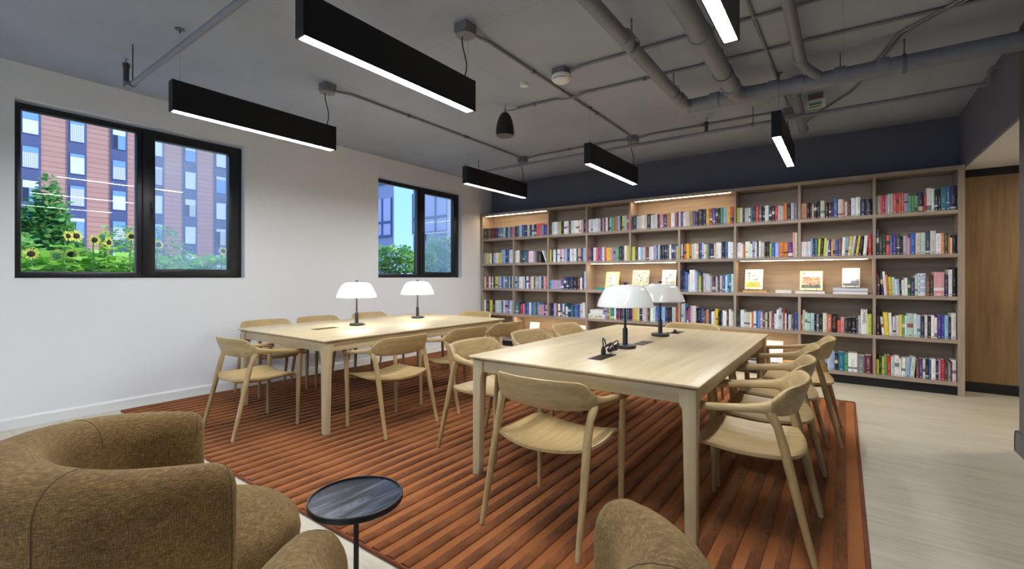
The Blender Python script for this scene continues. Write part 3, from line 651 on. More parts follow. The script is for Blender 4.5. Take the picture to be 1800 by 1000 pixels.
def pages_box(mb, w, h, d, mat=None):
    t = .003; x = w/2-t; q = MB().box(-x, x, .008, d-.004, .003, h-.003)
    mb.raw([mat @ Vector(p) if mat else p for p in q.v], q.f)
def finish_books(mb, att, name, parent=None):
    me = bpy.data.meshes.new(name); me.from_pydata(mb.v, [], mb.f); me.update()
    ca = me.color_attributes.new('col', 'FLOAT_COLOR', 'CORNER'); cb = me.color_attributes.new('col2', 'FLOAT_COLOR', 'CORNER')
    sa = me.attributes.new('seed', 'FLOAT', 'FACE'); uvl = me.uv_layers.new(name='UVMap'); li = 0; fi = 0
    for nf, fs, uvs, c1, c2, seed in att:
        for f in fs:
            sa.data[fi].value = seed; fi += 1
            for q in f: ca.data[li].color = c1; cb.data[li].color = c2; uvl.data[li].uv = uvs[q]; li += 1
    return link(name, me, 'book', parent)
ORD = ['first', 'second', 'third', 'fourth', 'fifth', 'sixth', 'seventh', 'eighth', 'ninth', 'tenth', 'eleventh', 'twelfth', 'thirteenth', 'fourteenth', 'fifteenth', 'sixteenth', 'seventeenth', 'eighteenth', 'nineteenth', 'twentieth',
       'twenty-first', 'twenty-second', 'twenty-third', 'twenty-fourth', 'twenty-fifth', 'twenty-sixth', 'twenty-seventh', 'twenty-eighth']
ROWN = {4: 'top', 3: 'second', 2: 'third', 1: 'fourth', 0: 'bottom'}
COLN = {8: 'rightmost bay', 7: 'second bay from right', 6: 'third bay from right', 5: 'fourth bay from right'}
FONT = {}
def text_mesh(s, size):
    cu = bpy.data.curves.new('lettering', 'FONT'); cu.body = s; cu.size = size; cu.align_x = 'CENTER'; cu.align_y = 'CENTER'; cu.resolution_u = 3
    o = bpy.data.objects.new('lettering', cu); COL.objects.link(o); bpy.context.view_layer.update()
    me = bpy.data.meshes.new_from_object(o.evaluated_get(bpy.context.evaluated_depsgraph_get())); bpy.data.objects.remove(o); return me
def lettering(s, size, mat, parent, loc, vertical=True, squash=1.0):
    me = text_mesh(s, size)
    o = link('title_lettering', me, mat, parent, loc)
    o.rotation_euler = (PI/2, PI/2 if vertical else 0, 0) if vertical else (PI/2, 0, 0)
    o.scale = (1, squash, 1); return o
SPECIAL = {(2, 8, 15): ('SOUL', .085, 'sky_ink', 'l', 'white book lettered SOUL in pale blue on the third shelf'),
           (1, 7, 9): ('PICASSO', .034, 'white_ink', 'A', 'coral book lettered PICASSO on the fourth shelf'),
           (1, 7, 10): ('Van Gogh', .036, 'gold_ink', 'k', 'thick black book lettered Van Gogh beside the coral book'),
           (1, 7, 18): ('CHANEL', .045, 'ink', 'w', 'tall white book lettered CHANEL on the fourth shelf')}
tok = re.compile(r'([a-zA-Z.])(\d+)(?:/(\d+))?(?:([<>])(\d+))?')
rest_c, rest_a, rest_p = MB(), [], MB(); count = 0
for (r, c0, span), s in CELLS.items():
    T = [m.groups() for m in tok.finditer(s)]
    xa, xb = CX[c0]+.018, CX[c0+span]-.018
    if c0+span == 9: xb = BX1-.052-.004
    tot = sum(int(t[1]) for t in T); single = c0 >= 6 or (r, c0) == (1, 5)
    lean_pad = .0
    leans = [(-1 if t[3] == '<' else 1)*int(t[4]) if t[3] else 0 for t in T]
    # leaning rows need room at the side they lean to
    hs = []; h = .2
    for t in T:
        if t[2]: h = int(t[2])/100
        hs.append(h+.004)
    sl = [math.sin(math.radians(max(0, -l))) for l in leans]+[0]; sr = [math.sin(math.radians(max(0, l))) for l in leans]+[0]
    gap = [max(0, hs[i]*(sl[i]-(sl[i-1] if i else 0))) for i in range(len(T))]+[0]      # a row of leaning books needs room at the side it leans to
    for i in range(len(T)): gap[i+1] += max(0, hs[i]*(sr[i]-sr[i+1]))
    x = xa; scale = (xb-x-sum(gap))/tot*.995; h = .2
    if (r, c0) == (0, 0): scale *= .8
    bi = 0
    for ti, (cc, wd, hh, ld, la) in enumerate(T):
        w = int(wd)*scale
        if hh: h = int(hh)/100
        x += gap[ti]
        if cc == '.': x += w; continue
        hj = h+rnd.uniform(-.004, .004); dep = rnd.uniform(.15, .20) if h < .27 else rnd.uniform(.2, .235)
        if (single and (r, c0, bi) in SPECIAL): hj = h
        yy = BF+.022+rnd.uniform(0, .016); seed = rnd.random()
        c1 = lin(tuple(max(0, min(255, q+rnd.uniform(-9, 9))) for q in PAL[cc])); dk = cc in DARKS
        if cc in 'wchj': c2 = lin(rnd.choice([(40, 40, 46), (60, 70, 120), (150, 60, 60), (90, 110, 100), (120, 120, 125)]))
        else: c2 = lin(rnd.choice([(236, 232, 222), (230, 214, 160), (214, 220, 230)])) if dk else lin(rnd.choice([(40, 40, 48), (244, 240, 232), (70, 60, 90)]))
        lean = math.radians(leans[ti]); z = SZ[r]+.0006
        R = Matrix.Rotation(lean, 4, 'Y'); bw = w*.965
        px = -bw/2 if lean < 0 else bw/2
        # pivot on the lower corner that stays on the shelf
        off = Vector((px, 0, 0)); mat = Matrix.Translation((x+w/2+px, yy, z)) @ R @ Matrix.Translation(-off)
        if single:
            sp = SPECIAL.get((r, c0, bi)); mb = MB(); at = []
            base = sp[3] if sp else cc
            if sp: c1 = lin((232, 234, 238) if sp[3] == 'l' else PAL[sp[3]]); c2 = c1
            add_book(mb, at, bw, hj, dep, c1, c2, seed); o = finish_books(mb, at, 'book'); o.matrix_world = mat; count += 1
            lab = sp[4] if sp else '%s book, %s from left on the %s shelf, %s' % (CNAME[cc], ORD[bi], ROWN[r], COLN[c0])
            tag(o, lab, 'book', 'upright books in the right-hand bays')
            pb = MB(); pages_box(pb, bw, hj, dep); pb.build('pages', 'pages', o)
            if sp:
                ln = {'SOUL': .0, 'CHANEL': .05}.get(sp[0], 0)
                lettering(sp[0], sp[1], sp[2], o, (0, -.0012, hj*.52+ln), True, 1.0)
        else:
            add_book(rest_c, rest_a, bw, hj, dep, c1, c2, seed, mat); pages_box(rest_p, bw, hj, dep, mat)
        x += w; bi += 1
rest = finish_books(rest_c, rest_a, 'shelved_books'); rest['kind'] = 'stuff'
tag(rest, 'rows of many mixed books filling the left and middle bays', 'books')
o = rest_p.build('pages', 'pages', rest); o['kind'] = 'stuff'

# ---- books and cards shown face-out or lying on the lit shelves
def art(name, scale, stops, detail=5, dist=1.0):
    n = NT(name); a = n.noise(n.coord(), scale, detail, .6, dist); return n.set(Base_Color=n.ramp(a, [(p, lin(c)) for p, c in stops]), Roughness=.4)
M['art_leaf'] = art('leaf_print', 22, [(.40, (120, 130, 128)), (.47, (225, 232, 226)), (.6, (240, 242, 238))])
M['art_flower'] = art('flower_print', 38, [(.36, (70, 80, 90)), (.44, (150, 170, 140)), (.5, (240, 238, 228)), (.57, (236, 226, 150)), (.64, (214, 150, 130))])
M['art_red'] = art('red_flower_print', 24, [(.4, (216, 96, 80)), (.48, (238, 214, 206)), (.6, (150, 170, 140))])
M['art_house'] = art('house_print', 20, [(.36, (96, 84, 70)), (.46, (190, 132, 96)), (.54, (226, 190, 150)), (.64, (150, 110, 84))])
M['art_lawn'] = art('lawn_print', 40, [(.4, (70, 84, 84)), (.6, (120, 130, 120))]); M['art_hill'] = art('hill_print', 30, [(.4, (84, 88, 98)), (.6, (140, 146, 158))])
def cover(name, c): M[name] = plain(name, c, .4); return name
cover('cover_white', (240, 240, 236)); cover('cover_cream', (236, 232, 186)); cover('cover_yellow', (240, 226, 150)); cover('cover_dark', (66, 70, 80)); cover('cover_tan', (224, 180, 110)); cover('cover_block', (240, 232, 96)); cover('cover_teal', (30, 176, 178)); cover('cover_haze', (222, 228, 240))
def display(name, label, xc, z, w, h, mat, group, easel=True, th=.018, art=(), words=None, yaw=0, y=6.56, cat='book'):
    tilt = math.radians(-14); t = thing(name, label, cat, (xc, y, z), yaw, group)
    bd = MB().box(-w/2, w/2, 0, .0025, 0, h).box(-w/2, w/2, th-.0025, th, 0, h).box(-w/2, -w/2+.003, 0, th, 0, h).build('cover', mat, t, rot=(tilt, 0, 0), loc=(0, 0, .012))
    MB().box(-w/2+.003, w/2-.003, .0025, th-.0025, .003, h-.003).build('pages', 'pages', t, rot=(tilt, 0, 0), loc=(0, 0, .012))
    for m, x0, x1, z0, z1 in art:
        MB().box(x0*w-w/2, x1*w-w/2, -.0008, .0004, z0*h, z1*h).build('cover_print', m, bd)
    if words:
        for i, (s_, sz, zz) in enumerate(words): lettering(s_, sz, 'grey_print', bd, (w*.06, -.0014, zz*h), False)
    if easel:
        e = thing('wire_easel', 'black wire easel under the ' + label.split(' standing')[0], 'easel', (xc, y, z), yaw, 'wire book easels')
        for s in (-1, 1):
            k = s*w*.25
            MB().tube([(k, -.014, .030), (k, -.014, .006), (k, .0, .004), (k, .03, .004), (k, .034, .006), (k, .05, h*.6)], .0022, 6).build('wire', 'black', e)
        MB().tube([(-w*.25, -.002, .004), (w*.25, -.002, .004)], .0022, 6).build('crossbar', 'black', e)
    return t
G = 'books shown face-out on easels'
z3 = SZ[2]+.0005
def flat_book(label, x0, x1, z, th, mat, d=.18, y=6.49, words=None, name='book'):
    t = thing(name, label, 'book', ((x0+x1)/2, y, z), 0, 'books lying flat on the lit shelves'); w = x1-x0
    o = MB().box(-w/2, w/2, 0, d, 0, .003).box(-w/2, w/2, 0, d, th-.003, th).box(-w/2, w/2, 0, .003, 0, th).build('cover', mat, t)
    MB().box(-w/2+.003, w/2-.003, .003, d-.003, .003, th-.003).build('pages', 'pages', t)
    if words: lettering(words, th*.5, 'grey_print', t, (0, -.0008, th/2), False)
flat_book('tan book lying flat under the yellow-blocked face-out book', -1.055, -.80, z3, .031, 'cover_tan')
display('display_book', 'white book with a yellow block lettered WOOD WORKING standing face-out', -.94, z3+.032, .205, .262, 'cover_white', G,
        art=[('cover_block', .10, .84, .08, .38), ('cover_dark', .18, .28, .78, .84), ('cover_tan', .42, .56, .64, .72), ('cover_dark', .16, .30, .64, .67), ('cover_tan', .18, .28, .48, .55), ('cover_dark', .48, .62, .46, .49), ('cover_tan', .7, .82, .58, .64), ('cover_dark', .64, .7, .46, .53)],
        words=[('WOOD', .034, .28), ('WORKING', .034, .17)], y=6.555)
flat_book('small cream book lying flat between the first two display books', -.685, -.515, z3, .038, 'cover_white')
flat_book('thin white book lying flat under the cream house-photo book', -.475, -.18, z3, .031, 'cover_white')
display('display_book', 'cream square book with a brown house photo standing face-out', -.318, z3+.032, .232, .236, 'cover_cream', G, art=[('art_house', .12, .88, .26, .70), ('art_lawn', .08, .92, .10, .27), ('cover_haze', .12, .88, .68, .84), ('cover_dark', .1, .24, .85, .89)], y=6.555)
flat_book('lower of two white books lying flat near the right display', -.10, .222, z3, .036, 'cover_white')
flat_book('upper of two white books lying flat near the right display', -.10, .222, z3+.0365, .036, 'cover_haze')
display('display_book', 'white book with a grey mountain photo standing face-out', .068, z3+.074, .165, .225, 'cover_white', G, art=[('cover_haze', .04, .96, .05, .62), ('art_hill', .04, .96, .05, .20), ('art_hill', .5, .96, .2, .32), ('art_hill', .75, .96, .32, .4)], yaw=-.06)
flat_book('teal book lying flat beside the pale yellow display book', -3.13, -2.97, z3, .028, 'cover_teal')
display('display_book', 'pale yellow book with a leaf picture standing face-out', -2.895, z3, .215, .275, 'cover_yellow', G, art=[('art_leaf', .22, .82, .22, .82)])
display('display_book', 'book with an all-over flower pattern standing face-out', -2.45, z3, .25, .30, 'cover_white', G, art=[('art_flower', .01, .99, .01, .99)])
display('display_book', 'white book with a red flower picture standing face-out', -2.03, z3, .20, .30, 'cover_white', G, art=[('art_red', .25, .95, .04, .45), ('art_leaf', .15, .85, .45, .8)])
z5 = SZ[0]+.0005; G5 = 'cards on the lit bottom shelf'
display('display_card', 'white card with a small chair drawing on the bottom shelf', -4.335, z5+.035, .19, .26, 'cover_white', G5, easel=False, art=[('grey_print', .3, .62, .34, .37), ('grey_print', .6, .64, .34, .56)], th=.008, cat='card')
display('display_card', 'plain white card at right of the left bottom shelf', -3.41, z5+.035, .19, .26, 'cover_white', G5, easel=False, th=.008, cat='card', yaw=-.06)
display('display_card', 'white card with blue foot on the lit shelf behind right chairs', -.705, z5, .18, .27, 'cover_white', G5, easel=False, th=.008, cat='card', art=[('cover_haze', .04, .96, .04, .4)])
flat_book('book lying flat under the card with the chair drawing', -4.44, -4.23, z5, .035, 'cover_white', d=.2, y=6.51)
flat_book('book lying flat under the plain white card', -3.52, -3.30, z5, .035, 'cover_dark', d=.2, y=6.51)
flat_book('cream book lying flat right of the chair drawing card', -4.12, -3.92, z5, .045, 'cover_cream')
flat_book('magazine lying flat on the lit shelf behind near table', -1.06, -.83, z5, .02, 'cover_haze')
flat_book('second magazine lying on top of the first behind near table', -1.05, -.84, z5+.0205, .016, 'cover_dark')
flat_book('tan book lying flat beside the blue-footed card', -.61, -.46, z5, .04, 'cover_tan')
for i, (w, z0, h, lb) in enumerate(((.27, SZ[1]+.0005, .075, 'lower white patterned storage box on fourth shelf'), (.22, SZ[1]+.0765, .062, 'upper white storage tray stacked on the patterned box'))):
    t = thing('storage_box', lb, 'box', (-3.105, 6.48, z0), 0, 'stacked white boxes'); k = .94 if i else 1
    R_ = lambda w, z, d: [(-w/2, 0, z), (w/2, 0, z), (w/2, d, z), (-w/2, d, z)]
    MB().loft([R_(w*k, 0, .2), R_(w, h-.012, .2)]).build('body', 'cover_white', t)
    MB().box(-w/2-.003, w/2+.003, -.003, .203, h-.013, h, .002).build('rim' if i else 'lid', 'white_plastic', t)
    if not i: MB().box(-w*.42, w*.42, -.0015, .001, .012, .05).build('printed_band', 'art_flower', t)

# ---------------------------------------------------------------- linear pendants
def pendant(x, y0, y1, label):
    t = thing('linear_pendant', label, 'pendant light', (x, (y0+y1)/2, 2.372), 0, 'black linear pendant lights'); L = (y1-y0)/2; w = .036; h = .212
    MB().box(-w, w, -L+.006, L-.006, .0065, h, .002).build('housing', 'housing', t)
    for s in (-1, 1): MB().box(-w-.001, w+.001, s*L-.006, s*L+.006, 0, h+.001, .0015).build('end_cap', 'housing', t)
    for s in (-1, 1): MB().box(s*w-.006*(s > 0), s*w+.006*(s < 0), -L+.006, L-.006, 0, .0075).build('bottom_lip', 'housing', t)
    MB().box(-w+.0065, w-.0065, -L+.012, L-.012, .002, .006).build('diffuser', 'diffuser', t)
    top = ZC-2.372
    yn, yf = -L+(.05 if y0 < 4.25 else .18), L-.06
    MB().tube([(0, yn, h), (0, yn, top)], .0011, 6).build('suspension_wire', 'chrome', t)
    MB().tube([(.01, yf+.015, h), (.01, yf+.015, top-.09)], .0011, 6).build('suspension_wire', 'chrome', t)
    MB().lathe([(.028, top), (.028, top-.006), (.006, top-.008), (.006, top-.028), (.002, top-.03)], c=(0, yn, 0), n=16).build('wire_anchor', 'strap', t, smooth=40)
    bx = MB().box(-.055, .055, yf-.055, yf+.055, top-.062, top, .003).build('junction_box', 'boxgrey', t)
    MB().lathe([(.064, top-.062), (.066, top-.068), (.066, top-.08), (.01, top-.084)], c=(0, yf, 0), n=28).build('canopy', 'boxgrey', t, smooth=40)
    z0, z1 = h, top-.082; n = 10
    MB().tube([(-.012+.012*math.sin(k/n*5.5), yf+.0+.012*math.sin(k/n*4.2), z0+(z1-z0)*k/n) for k in range(n+1)], .0045, 8).build('power_flex', 'black', t, smooth=70)
YN, YF = (1.175, 2.412), (4.20, 5.505)
PEND = [(-3.775, *YN, 'linear pendant in front of the large left window'), (-3.778, *YF, 'linear pendant by the far window, smallest on the left'), (-2.112, *YN, 'large linear pendant at upper centre-left, nearest the camera'),
        (-2.112, *YF, 'linear pendant before the navy wall above middle of bookcase'), (-.447, YN[0], 2.44, 'linear pendant cut by the top edge beside the thick pipe'), (-.447, 4.30, 5.55, 'linear pendant at right below the grey pipes'),
        (-3.775, -1.86, -.62, 'added unseen linear pendant behind the camera on the left'), (-2.112, -1.86, -.62, 'added unseen linear pendant behind the camera in the middle'), (-.447, -1.86, -.62, 'added unseen linear pendant behind the camera on the right')]  # this unseen row is added behind the camera for more light
for p in PEND: pendant(*p)

# ---------------------------------------------------------------- ceiling services
def run(name, label, cat, pts, r, mat='conduit', group=None, n=10, clips=(), clipmat='strap', part='tube'):
    t = thing(name, label, cat, pts[0], 0, group); o = Vector(pts[0])
    MB().tube([Vector(p)-o for p in pts], r, n).build(part, mat, t, smooth=60)
    for c in clips:
        c = Vector(c)-o; MB().box(c.x-.013, c.x+.013, c.y-.013, c.y+.013, c.z-r*1.25, ZC-o.z, .002).build('clip', clipmat, t)
    return t
GC = 'electrical conduits on the ceiling'; zc = ZC-.016
run('electrical_conduit', 'thin grey conduit between the two left-hand pendants', 'conduit', [(-3.775, 2.41, ZC-.04), (-3.775, 2.6, zc), (-3.778, 5.2, zc), (-3.778, 5.39, ZC-.035)], .0115, group=GC, clips=[(-3.776, 3.3, zc), (-3.777, 4.2, zc)])
run('electrical_conduit', 'thin grey conduit between the two middle pendants', 'conduit', [(-2.112, 2.41, ZC-.04), (-2.112, 2.6, zc), (-2.112, 5.2, zc), (-2.112, 5.39, ZC-.035)], .0115, group=GC, clips=[(-2.112, 3.2, zc), (-2.112, 4.4, zc)])
run('electrical_conduit', 'thin grey conduit along the right pendants beside thick pipes', 'conduit', [(-.50, 1.0, zc), (-.49, 3.0, zc), (-.455, 5.35, zc)], .0115, group=GC)
run('electrical_conduit', 'thin grey conduit along the navy wall linking rear pendants', 'conduit', [(-3.72, 5.44, ZC-.035), (-3.5, 5.445, zc), (-2.3, 5.445, zc), (-2.16, 5.445, ZC-.035)], .0115, group=GC, clips=[(-3.0, 5.445, zc)])
run('electrical_conduit', 'thin grey conduit from the middle to the right rear pendant', 'conduit', [(-2.06, 5.445, ZC-.035), (-1.9, 5.445, zc), (-.65, 5.47, zc), (-.5, 5.48, ZC-.035)], .0115, group=GC, clips=[(-1.3, 5.455, zc)])
run('electrical_conduit', 'thin grey conduit running right from the smoke detector', 'conduit', [(-1.84, 3.345, ZC-.03), (-1.7, 3.345, zc), (-.2, 3.40, zc), (.99, 3.44, zc)], .0115, group=GC, clips=[(-1.25, 3.36, zc), (.2, 3.42, zc)])
run('electrical_conduit', 'thin grey conduit running right from the hanging speaker', 'conduit', [(-2.70, 3.80, zc), (-2.25, 3.83, zc), (-2.18, 3.835, zc-.018), (-2.04, 3.84, zc-.018), (-1.95, 3.85, zc), (-.5, 3.93, zc), (.99, 4.02, zc)], .0115, group=GC, clips=[(-2.5, 3.815, zc), (-1.4, 3.88, zc)])
run('ceiling_cable', 'pale cable slanting across the ceiling past the large pipes', 'cable', [(.70, 3.75, zc), (.594, 3.921, zc), (.318, 4.213, zc), (.227, 4.617, zc), (.074, 5.255, zc), (-.18, 5.696, zc), (-.351, 6.07, zc)], .009, 'pipe')
run('ceiling_cable', 'second pale cable beside the slanting ceiling cable', 'cable', [(.73, 3.78, zc), (.62, 3.95, zc), (.345, 4.24, zc), (.25, 4.62, zc)], .008, 'pipe')

def elbow(a, c, b, r, k=6):
    a, c, b = Vector(a), Vector(c), Vector(b); d1 = (a-c).normalized(); d2 = (b-c).normalized()
    return [tuple((1-t)**2*(c+d1*r)+2*t*(1-t)*c+t*t*(c+d2*r)) for t in [i/k for i in range(k+1)]]
def pipe(label, pts, r, collars=(), hangers=(), er=.12, mat='pipe', name='drain_pipe', cat='pipe', cl=.038, group='painted ceiling pipes'):
    t = thing(name, label, cat, pts[0], 0, group); o = Vector(pts[0]); path = [pts[0]]
    for i in range(1, len(pts)-1): path += elbow(pts[i-1], pts[i], pts[i+1], er)
    path.append(pts[-1]); MB().tube([Vector(p)-o for p in path], r, 20).build('pipe_run', mat, t, smooth=50)
    for c, d in collars:
        c = Vector(c)-o; d = Vector(d).normalized(); MB().tube([c-d*cl, c-d*cl*.98, c+d*cl*.98, c+d*cl], [r*1.02, r*1.15, r*1.15, r*1.02], 20).build('collar', mat, t, smooth=40)
    for c, d in hangers:
        c = Vector(c)-o; d = Vector(d).normalized(); s = Vector((0, 0, 1)).cross(d)
        ring = [c+(r*1.06)*(math.cos(a)*s+math.sin(a)*Vector((0, 0, 1))) for a in [2*PI*i/20 for i in range(21)]]
        h = MB(); bw = d*.012
        h.loft([[p-bw, p+bw, p+bw+(p-c).normalized()*.003, p-bw+(p-c).normalized()*.003] for p in ring], cap=False)
        h.tube([c+Vector((0, 0, r)), Vector((c.x, c.y, ZC-o.z))], .005, 8); h.build('hanger', 'strap', t, smooth=50)
    return t
X_, Y_ = (1, 0, 0), (0, 1, 0)
zp = 2.78
pipe('thick grey main pipe running along the ceiling to the right wall', [(-1.15, 4.30, zp-.005), (1.0, 4.40, zp)], .062, [((-.47, 4.333, zp), X_), ((-.30, 4.34, zp), X_), ((-.02, 4.354, zp), X_), ((.235, 4.366, zp), X_), ((-.92, 4.31, zp), X_)], [((-.02, 4.354, zp), X_), ((.36, 4.372, zp), X_)])
pipe('slim grey pipe joining the left end of the main pipe', [(-1.15, -3.5, zp), (-1.165, 4.305, zp-.005), (-.98, 4.309, zp-.005)], .046, [((-1.155, 2.85, zp), Y_), ((-1.162, 4.10, zp), Y_)], [((-1.155, 2.95, zp), Y_), ((-1.16, 3.9, zp), Y_)], er=.14)
pipe('thickest grey pipe beside the cut-off pendant', [(-.75, -3.5, zp), (-.745, 4.32, zp), (-.52, 4.33, zp)], .064, [((-.748, 3.1, zp), Y_), ((-.745, 4.06, zp), Y_)], [((-.747, 3.75, zp), Y_)], er=.16)
pipe('narrow grey pipe dropping into the main pipe from above right', [(-.275, -3.5, zp+.07), (-.262, 4.13, zp+.06), (-.15, 4.33, zp+.02)], .036, [((-.263, 4.0, zp+.06), Y_)], er=.13)
pipe('short grey pipe between the main pipe and the navy wall', [(-.35, 4.45, 2.84), (-.355, 5.95, 2.84)], .042, [((-.351, 4.75, 2.84), Y_), ((-.355, 5.90, 2.84), Y_)])
GS = 'sprinkler pipes'
def sprinkler(t, o, x, y, z, zt):
    c = Vector((x, y, 0))-Vector((o[0], o[1], 0)); z0 = z-o[2]
    MB().tube([(c.x, c.y, z0), (c.x, c.y, zt-o[2]-.05)], .019, 12).build('riser', 'dark_fitting', t, smooth=50)
    MB().lathe([(.024, 0), (.024, .03), (.016, .034)], c=(c.x, c.y, zt-o[2]-.075), n=12).build('fitting', 'dark_fitting', t, smooth=40)
    MB().lathe([(.009, 0), (.006, .03), (.022, .034), (.022, .037), (.002, .038)], c=(c.x, c.y, zt-o[2]-.042), n=12).build('sprinkler_head', 'chrome', t, smooth=40)
P1 = (-4.47, 1.10, 2.665)
t = pipe('light grey sprinkler pipe crossing the upper left ceiling', [(-4.47, 1.10, 2.72), (-4.47, 1.10, 2.665), (1.0, 1.10, 2.665)], .0195, [], [((-4.315, 1.10, 2.665), X_), ((-1.3, 1.10, 2.665), X_)], er=.04, name='sprinkler_pipe', group=GS)
sprinkler(t, (-4.47, 1.10, 2.72), -4.47, 1.10, 2.69, 2.905)
P2 = (-4.66, 5.19, 2.72)
t = pipe('thin grey sprinkler pipe running along before the navy wall', [(-4.66, 5.19, 2.81), (-4.66, 5.19, 2.775), (.955, 5.21, 2.775), (.955, 5.21, 2.90), (1.01, 5.21, 2.90)], .019, [((-1.3, 5.2, 2.775), X_), ((-1.1, 5.2, 2.775), X_)], [((-4.4, 5.19, 2.775), X_), ((-.75, 5.205, 2.775), X_)], er=.035, name='sprinkler_pipe', group=GS, cl=.02)
sprinkler(t, (-4.66, 5.19, 2.81), -4.66, 5.19, 2.79, 2.93); sprinkler(t, (-4.66, 5.19, 2.81), -1.2, 5.2, 2.78, 2.935)

# hanging speaker, detectors
t = thing('pendant_speaker', 'black cone-shaped speaker hanging from the ceiling', 'speaker', (-2.77, 3.68, 2.645))
MB().lathe([(.01, -.002), (.07, -.003), (.088, .006), (.093, .03), (.091, .07), (.078, .14), (.058, .195), (.036, .225), (.02, .236), (.002, .238)], n=32).build('body', 'housing', t, smooth=50)
MB().lathe([(.078, -.006), (.084, -.003), (.084, .002)], n=32).build('grille', 'strap', t, smooth=40)
MB().tube([(0, 0, .236), (.012, 0, .26), (0, 0, .285), (-.012, 0, .262), (0, 0, .238)], .003, 6).build('hook', 'strap', t)
MB().tube([(0, 0, .24), (0, 0, ZC-2.645)], .0025, 6).build('safety_wire', 'strap', t)
MB().tube([(0, 0, .25), (.03, .04, .262), (.06, .10, .285), (.075, .12, ZC-2.645-.016)], .004, 6).build('cable', 'strap', t, smooth=60)
t = thing('smoke_detector', 'white domed smoke detector under a grey box', 'smoke detector', (-1.915, 3.33, ZC))
MB().box(-.06, .06, -.06, .06, -.055, 0, .004).build('mounting_box', 'boxgrey', t)
MB().lathe([(.082, -.055), (.085, -.065), (.082, -.085), (.066, -.105), (.04, -.118), (.01, -.12)], n=32).build('dome', 'white_plastic', t, smooth=50)
for k in range(5): MB().box(-.012, .012, -.001, .001, -.006, .006).build('printed_mark', 'ink' if k % 2 else 'grey_print', t, loc=(.078*math.cos(-2.1+k*.35), .078*math.sin(-2.1+k*.35), -.089), rot=(-.6, 0, -2.1+k*.35+PI/2))
t = thing('ceiling_sensor', 'small white round sensor on the ceiling', 'sensor', (-2.33, 3.38, ZC))
MB().lathe([(.042, 0), (.043, -.012), (.036, -.026), (.02, -.028), (.018, -.022), (.002, -.022)], n=28).build('body', 'white_plastic', t, smooth=40)
t = thing('exit_light', 'small white box with green panel on the ceiling at right', 'exit light', (-.215, 5.20, ZC))
MB().box(-.06, .06, -.03, .03, -.06, 0, .003).build('mounting_box', 'boxgrey', t)
MB().box(-.08, .08, -.05, .05, -.125, -.06, .008).build('housing', 'white_plastic', t, smooth=40)
MB().box(-.05, .05, -.0535, -.049, -.118, -.095).build('green_panel', 'green_print', t)
MB().box(-.05, .05, -.045, -.01, -.1265, -.124).build('green_panel', 'green_print', t)

# unseen corridor lamp, added round the corner to brighten the passage
t = thing('added_downlight', 'added unseen round lamp recessed in the corridor ceiling behind the dark wall', 'added_downlight', (2.0, 5.5, 2.367), 0)
MB().lathe([(.075, 0), (.075, -.006), (.06, -.006), (.06, 0)], n=28, cap=False).build('trim_ring', 'white_plastic', t)
MB().lathe([(.058, -.002), (.01, -.0025)], n=28).build('lens', 'added_downlight', t)

# ---------------------------------------------------------------- outdoors: terrace, planters, plants
MB().box(-120, XL-.3, -60, 120, -.3, -.05).box(XL-.3, 60, -60, Y0-.3, -.3, -.05).build('ground_terrace', 'terrace', kind='structure')
def leafcloud(npts, fn, size, flat=.35, seed=1):
    g = random.Random(seed); mb = MB()
    for _ in range(npts):
        p = Vector(fn(g)); a = g.uniform(0, 2*PI); el = g.uniform(-.6, .6)
        d = Vector((math.cos(a)*math.cos(el), math.sin(a)*math.cos(el), math.sin(el))); s = size*g.uniform(.6, 1.3)
        n = Vector((g.gauss(0, .6), g.gauss(0, .6), 1)).normalized(); w = d.cross(n).normalized()*s*flat
        mb.raw([p, p+d*s*.5+w, p+d*s, p+d*s*.5-w], [(0, 1, 2, 3)])
    return mb
def shrub(name, label, loc, rx, ry, h, npts, size, mat, cat='shrub', group=None, seed=1, stems=6, cone=0., flat=.35):
    t = thing(name, label, cat, loc, 0, group)
    def fn(g):
        while True:
            x, y, z = g.uniform(-1, 1), g.uniform(-1, 1), g.random()
            k = (1-z*cone)
            if k > 0 and (x*x+y*y) < k*k*(1-.6*abs(2*z-1)**3 if not cone else 1):
                r = math.sqrt(x*x+y*y)/k
                if r > .35 or g.random() < .4: return (x*rx*(1+.15*math.sin(z*17+x*5)), y*ry*(1+.15*math.sin(z*13+y*7)), .08*h+z*h*.92)
    leafcloud(npts, fn, size, flat, seed).build('foliage', mat, t)
    g = random.Random(seed+5); m = MB()
    for _ in range(stems): m.tube([(g.uniform(-.1, .1)*rx, g.uniform(-.1, .1)*ry, 0), (g.uniform(-.3, .3)*rx, g.uniform(-.3, .3)*ry, h*.4), (g.uniform(-.7, .7)*rx*(1-cone*.7), g.uniform(-.7, .7)*ry*(1-cone*.7), h*g.uniform(.6, .9))], [.02*h/2, .013*h/2, .004], 5)
    m.build('stems', 'bark' if h > 2.5 else 'stem', t); return t
shrub('conical_tree', 'tall conical green tree outside the large window', (-14.2, 2.15, -.05), 1.15, 1.15, 3.5, 15000, .14, 'leaf_dark', 'tree', seed=3, stems=4, cone=.92)
shrub('leafy_tree', 'leafy green tree at left edge of the large window', (-14.0, .75, -.05), 1.1, .75, 2.9, 7000, .15, 'leaf_dark', 'tree', seed=9)
shrub('round_bush', 'bright green bush below the trees outside the large window', (-11.5, 1.0, -.05), .8, .8, 2.05, 5000, .12, 'leaf_mid', seed=11)
shrub('spreading_tree', 'low spreading tree behind the sunflowers', (-19, 5.2, -.05), 1.0, 1.3, 3.0, 1500, .16, 'leaf_dark', 'tree', seed=13)
shrub('flowering_shrub', 'pale flowering shrub low behind the openable pane', (-9.6, 4.0, -.05), .8, .75, 1.62, 2600, .07, 'leaf_pale', seed=17)
